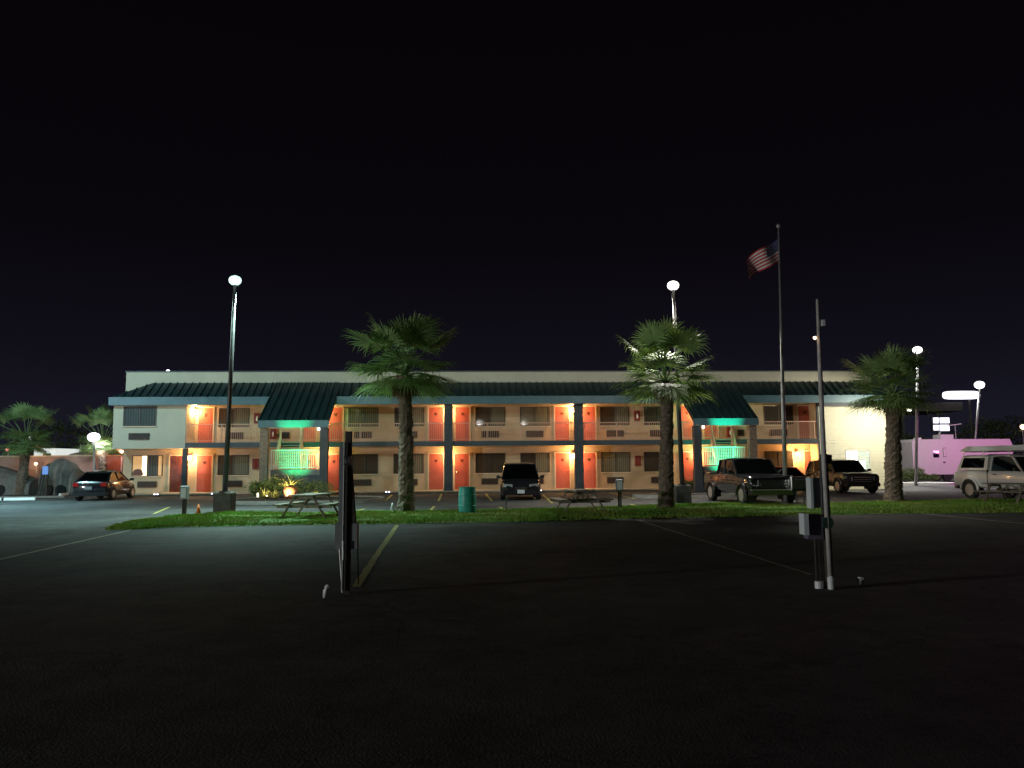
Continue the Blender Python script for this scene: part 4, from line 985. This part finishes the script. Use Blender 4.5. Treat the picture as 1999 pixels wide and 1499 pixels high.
def shrub(name, loc, rx, ry, h, n, label, m, seed, lf=.07, group=None, cat='shrub'):
    rnd = random.Random(seed); t = thing(name, label, cat, loc, 0, group); mb = MB()
    lumps = [(rnd.uniform(-.6,.6)*rx, rnd.uniform(-.6,.6)*ry, rnd.uniform(.35,.75)*h, rnd.uniform(.3,.55)) for _ in range(7)]
    for i in range(n):
        c = rnd.choice(lumps); v = Vector((rnd.gauss(0,1), rnd.gauss(0,1), rnd.gauss(0,1))).normalized()*rnd.uniform(.6,1.05)
        p = Vector((c[0]+v.x*rx*c[3], c[1]+v.y*ry*c[3], max(.03, c[2]+v.z*h*.38)))
        a = Vector((rnd.gauss(0,1), rnd.gauss(0,1), rnd.gauss(0,.6))).normalized()*lf*rnd.uniform(.6,1.3); b_ = a.cross(Vector((rnd.gauss(0,1),rnd.gauss(0,1),rnd.gauss(0,1)))).normalized()*lf*.35
        mb.add([p-b_, p+a*.5-b_*.2+b_, p+a, p+a*.5-b_], [(0,1,2,3)])
    mb.build('foliage', m, t)
    st_ = MB()
    for i in range(6): 
        c = lumps[i]; st_.tube([(c[0]*.2,c[1]*.2,0),(c[0],c[1],c[2])], .015, 5)
    st_.build('stems', M['trunk'], t); return t
p = g(1790, 944); shrub('hedge_shrub', (p.x, p.y+1.2, .1), 1.5, .8, .95, 3600, 'low rounded shrub on the kerbed island below the trailer', M['bush'], 5, .09)
p = g(1833, 944); shrub('hedge_shrub', (p.x, p.y+1.0, .1), .8, .6, .55, 1500, 'smaller shrub at the right end of the kerbed island', M['bush'], 6, .08)
p = g(1725, 953); shrub('dry_plant', (p.x, p.y-.1, 0), .22, .15, .5, 220, 'small orange-brown plant at the foot of the office wall', M['terra'], 8, .08, cat='plant')
p = b2w(bs(1352, -2, 960), -1.6); shrub('hedge_shrub', (p.x, p.y, .1), .6, .5, .6, 1200, 'dark shrub at the foot of the right porch column', M['bush'], 9, .08)

def spiky(loc, r, n, label, m, seed, curl=.5, pot=False, h=.0, wd=.045):
    rnd = random.Random(seed); t = thing('spiky_plant', label, 'plant', loc, 0, 'spiky plants in the lit planter'); mb = MB()
    for i in range(n):
        az = rnd.uniform(0, 6.283); el = rnd.uniform(.25, 1.45); L = r*rnd.uniform(.75,1.1)
        hd = Vector((math.cos(az), math.sin(az), 0)); sd = Vector((-math.sin(az), math.cos(az), 0)); pts = []; p = Vector((0,0,h))
        for k in range(6):
            e_ = el-curl*k*.35; pts.append((p.copy(), wd*(1-k/5.2))); p += (hd*math.cos(e_)+Vector((0,0,1))*math.sin(e_))*L/5
        mb.rings([[q-sd*w_, q-Vector((0,0,.3*w_)), q+sd*w_] for q, w_ in pts], cap=False, closed=False)
    mb.build('leaves', m, t)
    if pot: MB().lathe([(.20,0),(.28,.1),(.33,.35),(.30,.5),(.24,.55)], (0,0,0), 18).build('pot', M['terra'], t, smooth=True)
    else: MB().tube([(0,0,0),(0,0,h+.06)], .05, 8).build('stem', M['trunk'], t)
def bed(px, py, z=.12):
    Y = 38.9-(py-960)*.12; v = atY(px, 960, Y); return Vector((v.x, Y, z))
spiky(bed(567, 974), 1.15, 34, 'large arching plant in a terracotta pot at the planter centre', M['agave'], 3, .75, True, .5, .04)
spiky(bed(516, 972), .55, 40, 'bright spiky plant at the left end of the planter', M['agave'], 4, .35, wd=.055)
spiky(bed(536, 969), .45, 30, 'smaller spiky plant between the two brightest planter plants', M['agave'], 5, .4, wd=.05)
spiky(bed(600, 970), .30, 20, 'low spiky plant right of the terracotta pot', M['agave'], 6, .4, wd=.05)
spiky(bed(617, 971), .42, 34, 'bright low spiky plant near the right end of the planter', M['agave'], 7, .35, wd=.055)
shrub('hedge_shrub', bed(545, 962), 1.5, .6, .95, 2600, 'dark leafy shrub behind the spiky plants left of the pot', M['bush'], 12, .09)
shrub('hedge_shrub', bed(600, 962), 1.3, .5, .8, 1900, 'dark leafy shrub behind the spiky plants right of the pot', M['bush'], 13, .09)
shrub('hedge_shrub', bed(502, 966)+Vector((0,.3,0)), .5, .4, .75, 900, 'dark shrub at the far left tip of the planter', M['bush'], 14, .08)
for i, (px, py, lb_) in enumerate(((521,979,'small uplight at the left spiky plant'),(560,979,'small uplight in front of the terracotta pot'),(617,978,'small uplight near the right end of the planter'))):
    v = bed(px, py); t = thing('garden_uplight', lb_, 'garden light', v, 0, 'garden uplights in the planter')
    MB().tube([(0,0,0),(0,0,.07)], .012, 6).build('spike', M['black'], t)
    MB().lathe([(.03,0),(.04,.02),(.04,.09)], (0,0,.06), 8).build('housing', M['black'], t)
    MB().lathe([(.034,.152),(.036,.165)], (0,0,0), 8).build('lens', lens((1,.85,.5), 14), t)
    light('uplight', 'SPOT', (0,-.02,.19), (150,110,110)[i], (1,.80,.40), t, .03, spot=R(110), blend=.6, aim=(0,.65,.75))
for px, py, lb_ in ((503.5,969,'short white bollard light at the left tip of the planter'),):
    v = bed(px, py); t = thing('bollard_light', lb_, 'garden light', v)
    MB().lathe([(.05,0),(.05,.05)], (0,0,0), 10).build('base', M['black'], t)
    MB().lathe([(.045,.05),(.045,.22),(.02,.25)], (0,0,0), 10).build('lens', lens((1,.9,.55), 3.5), t, smooth=True)

# ------------------------------------------------------------------ far left background
D = 52.0
a, c = atY(-160, 892, D), atY(243, 892, D)
wl = thing('boundary_wall', 'low pinkish rendered boundary wall left of the motel', 'wall', ((a.x+c.x)/2, D, 0)); hw_ = (c.x-a.x)/2
MB().box(-hw_, hw_, -.1, .1, 0, 2.32).build('wall_face', M['pinkwall'], wl)
MB().box(-hw_, hw_, -.16, .16, 2.322, 2.40).build('coping', M['trim'], wl)
def tarp(px0, px1, py1, y, h, seed, label):
    a, c = atY(px0, 930, y), atY(px1, 930, y); rnd = random.Random(seed); cx = (a.x+c.x)/2; hw_ = (c.x-a.x)/2
    rs = []
    for i in range(15):
        u = -1+2*i/14; row = []
        top = h*(1-.32*abs(u+.25)**1.7)*(1+rnd.uniform(-.03,.03))
        for k in range(9):
            an = math.pi*k/8; row.append((u*hw_*(1.0-.0*k), -math.cos(an)*1.0*(1+.12*math.sin(i*2.1)), max(0, math.sin(an))**.45*top+.0))
        rs.append(row)
    mb = MB(); mb.rings(rs, cap=True)
    t = thing('covered_trailer', label, 'covered trailer', (cx, y, 0)); mb.build('tarpaulin', M['tarp'], t)
    for x in (-hw_*.4, hw_*.3): MB().rings([[(x+math.cos(k*.524)*.3, q_, .3+math.sin(k*.524)*.3) for k in range(12)] for q_ in (-1.12,-.95)]).build('wheel', M['tyre'], t)
tarp(94, 162, 900, 48.5, 2.15, 2, 'trailer under a grey tarpaulin left of the black compact car')
tarp(-70, 74, 912, 49.0, 1.75, 4, 'longer low trailer under a grey tarpaulin behind the far left palm')
b = g(89, 970); t = thing('post_sign', 'small blue sign on a leaning dark post before the tarpaulin trailers', 'sign', b)
MB().bar((0,0,0),(.05,0,1.75),.10,.10).build('post', M['postwood'], t)
v0, v1 = atY(84, 926, b.y), atY(96, 910, b.y)
MB().box(v0.x-b.x, v1.x-b.x, -.09, -.06, v0.z, v1.z).build('sign_face', M['bluesign'], t)
# timber leaning
t = thing('leaning_boards', 'dark upright boards between the two covered trailers', 'boards', g(80, 968))
for k in range(3): MB().bar((-.22+k*.14,0,0),(-.10+k*.14,.25,1.6-.1*k),.12,.04).build('board', M['postwood'], t)
# wheel stops
ws = None
for i, ((p0, p1), lb_) in enumerate((((8,975),(68,974)),'pale concrete wheel stop at the far left edge'),) if False else enumerate(()): pass
def wheel_stop(p0, p1, label):
    a, c = g(*p0), g(*p1); L = (c-a).length; an = math.atan2(c.y-a.y, c.x-a.x)
    t = thing('wheel_stop', label, 'wheel stop', (a+c)/2, an, 'concrete wheel stops at the left')
    MB().rings([[(x,-.09,0),(x,.09,0),(x,.06,.14),(x,-.06,.14)] for x in (-L/2, L/2)]).build('block', M['white'], t)
    for x in (-L/3, L/3): MB().lathe([(.02,.14),(.02,.150)], (x,0,0), 8).build('anchor_pin', M['black'], t)
wheel_stop((8,977), (69,976), 'pale concrete wheel stop before the far left palm')
wheel_stop((-60,979), (2,977), 'pale concrete wheel stop cut by the left edge')
wheel_stop((117,968), (150,964), 'pale concrete wheel stop beside the black compact car')
# low kerb line
p = g(75, 975); mb = MB(); mb.box(-30, 0, 0, .15, 0, .10); o = mb.build('kerb', M['concrete']); o.location = (g(116, 972).x, g(116, 972).y+.4, 0); struct(o)

# lamps and signals beyond the wall
def small_lamp(px, py, Y, r, m, label, L=None, col=None, name='street_lamp', cat='lamp', z0=0.0):
    v = atY(px, py, Y); t = thing(name, label, cat, (v.x, v.y, 0))
    MB().tube([(0,.1,z0),(0,.1,v.z)], .05, 6).build('post', M['poleG'], t)
    MB().box(-r*1.1, r*1.1, -.02, .22, v.z+r*.9, v.z+r*1.1).build('hood', M['black'], t)
    MB().lathe([(r*.4,-r),(r*.9,-r*.5),(r,0),(r*.9,r*.5),(r*.4,r*.85)], (0,0,v.z), 12).build('lens', m, t, smooth=True)
    if L: light('lamp_light', 'POINT', (0, -.5, v.z), L, col, t, .2)
small_lamp(54, 873, 55, .16, M['redlamp'], 'red-glowing lamp seen beside the far left palm trunk', 110, (1,.25,.2))
small_lamp(58, 850, 60, .15, M['ledW'], 'small white lamp glowing through the far left palm crown')
small_lamp(70, 905, 51.4, .10, M['warmlamp'], 'warm lamp glowing low on the boundary wall between the left palm and blue sign', 35, (1,.55,.25))
small_lamp(15, 878, 57, .12, M['redlamp'], 'tiny pink-red lamp near the left edge above the wall')
small_lamp(237, 881, 51.2, .13, M['warmlamp'], 'small orange-white lamp at the wall end beside the motel corner', 90, (1,.22,.14))  # its red light is added to stand in for neon glow on the wall
small_lamp(1997, 833, 90, .30, M['warmlamp'], 'distant orange lamp at the right edge above the silver pickup')
small_lamp(328, 724.5, 58, .13, M['ledW'], 'tiny white lamp just above the left end of the parapet')
b = atY(86, 884, 70); a, c = atY(66, 893, 70), atY(107, 875, 70)
t = thing('shop_building', 'small glowing white shop front beyond the boundary wall', 'building', (b.x, b.y, 0))
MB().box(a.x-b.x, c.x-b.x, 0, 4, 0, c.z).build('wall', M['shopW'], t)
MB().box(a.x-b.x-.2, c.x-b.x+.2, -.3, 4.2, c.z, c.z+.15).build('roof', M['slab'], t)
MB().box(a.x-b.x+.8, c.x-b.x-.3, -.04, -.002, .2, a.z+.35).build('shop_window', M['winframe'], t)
v = atY(157, 888, 60); t = thing('patio_umbrella', 'small white umbrella top with thin finial beyond the wall', 'umbrella', (v.x, 60, 0))
MB().lathe([(1.15,2.35),(.6,2.62),(.05,2.75)], (0,0,0), 12).build('canopy', M['white'], t); MB().tube([(0,0,0),(0,0,3.3)], .05, 8).build('pole', M['white'], t)
# dark trees beyond the trailer
def far_tree(px, Y, h, r, seed, label):
    rnd = random.Random(seed); v = atY(px, 880, Y); t = thing('dark_tree', label, 'tree', (v.x, Y, 0), 0, 'unlit trees behind the trailer'); mb = MB()
    for i in range(2600):
        q = Vector((rnd.gauss(0,1), rnd.gauss(0,1), rnd.gauss(0,1))).normalized()*rnd.uniform(.5,1)
        p = Vector((q.x*r*(1+.3*math.sin(q.z*5)), q.y*r, h*.62+q.z*h*.38)); a_ = Vector((rnd.gauss(0,1),rnd.gauss(0,1),rnd.gauss(0,1))).normalized()*.3; b_ = a_.cross(Vector((0,0,1)))*.5
        mb.add([p, p+a_*.5+b_, p+a_, p+a_*.5-b_], [(0,1,2,3)])
    mb.build('crown', M['bush'], t); MB().tube([(0,0,0),(0,0,h*.6)], [.25,.12], 8).build('trunk', M['trunk'], t)
far_tree(1770, 88, 4.6, 3.0, 1, 'dark bushy tree under the filling station canopy')
far_tree(1925, 92, 6.5, 3.4, 2, 'dark tree behind the far lamp pole at the right')
far_tree(1975, 96, 7.0, 4.0, 3, 'dark tree above the silver pickup cab at the right edge')
far_tree(120, 82, 6.5, 4.2, 4, 'dark tree between the two far left palms')
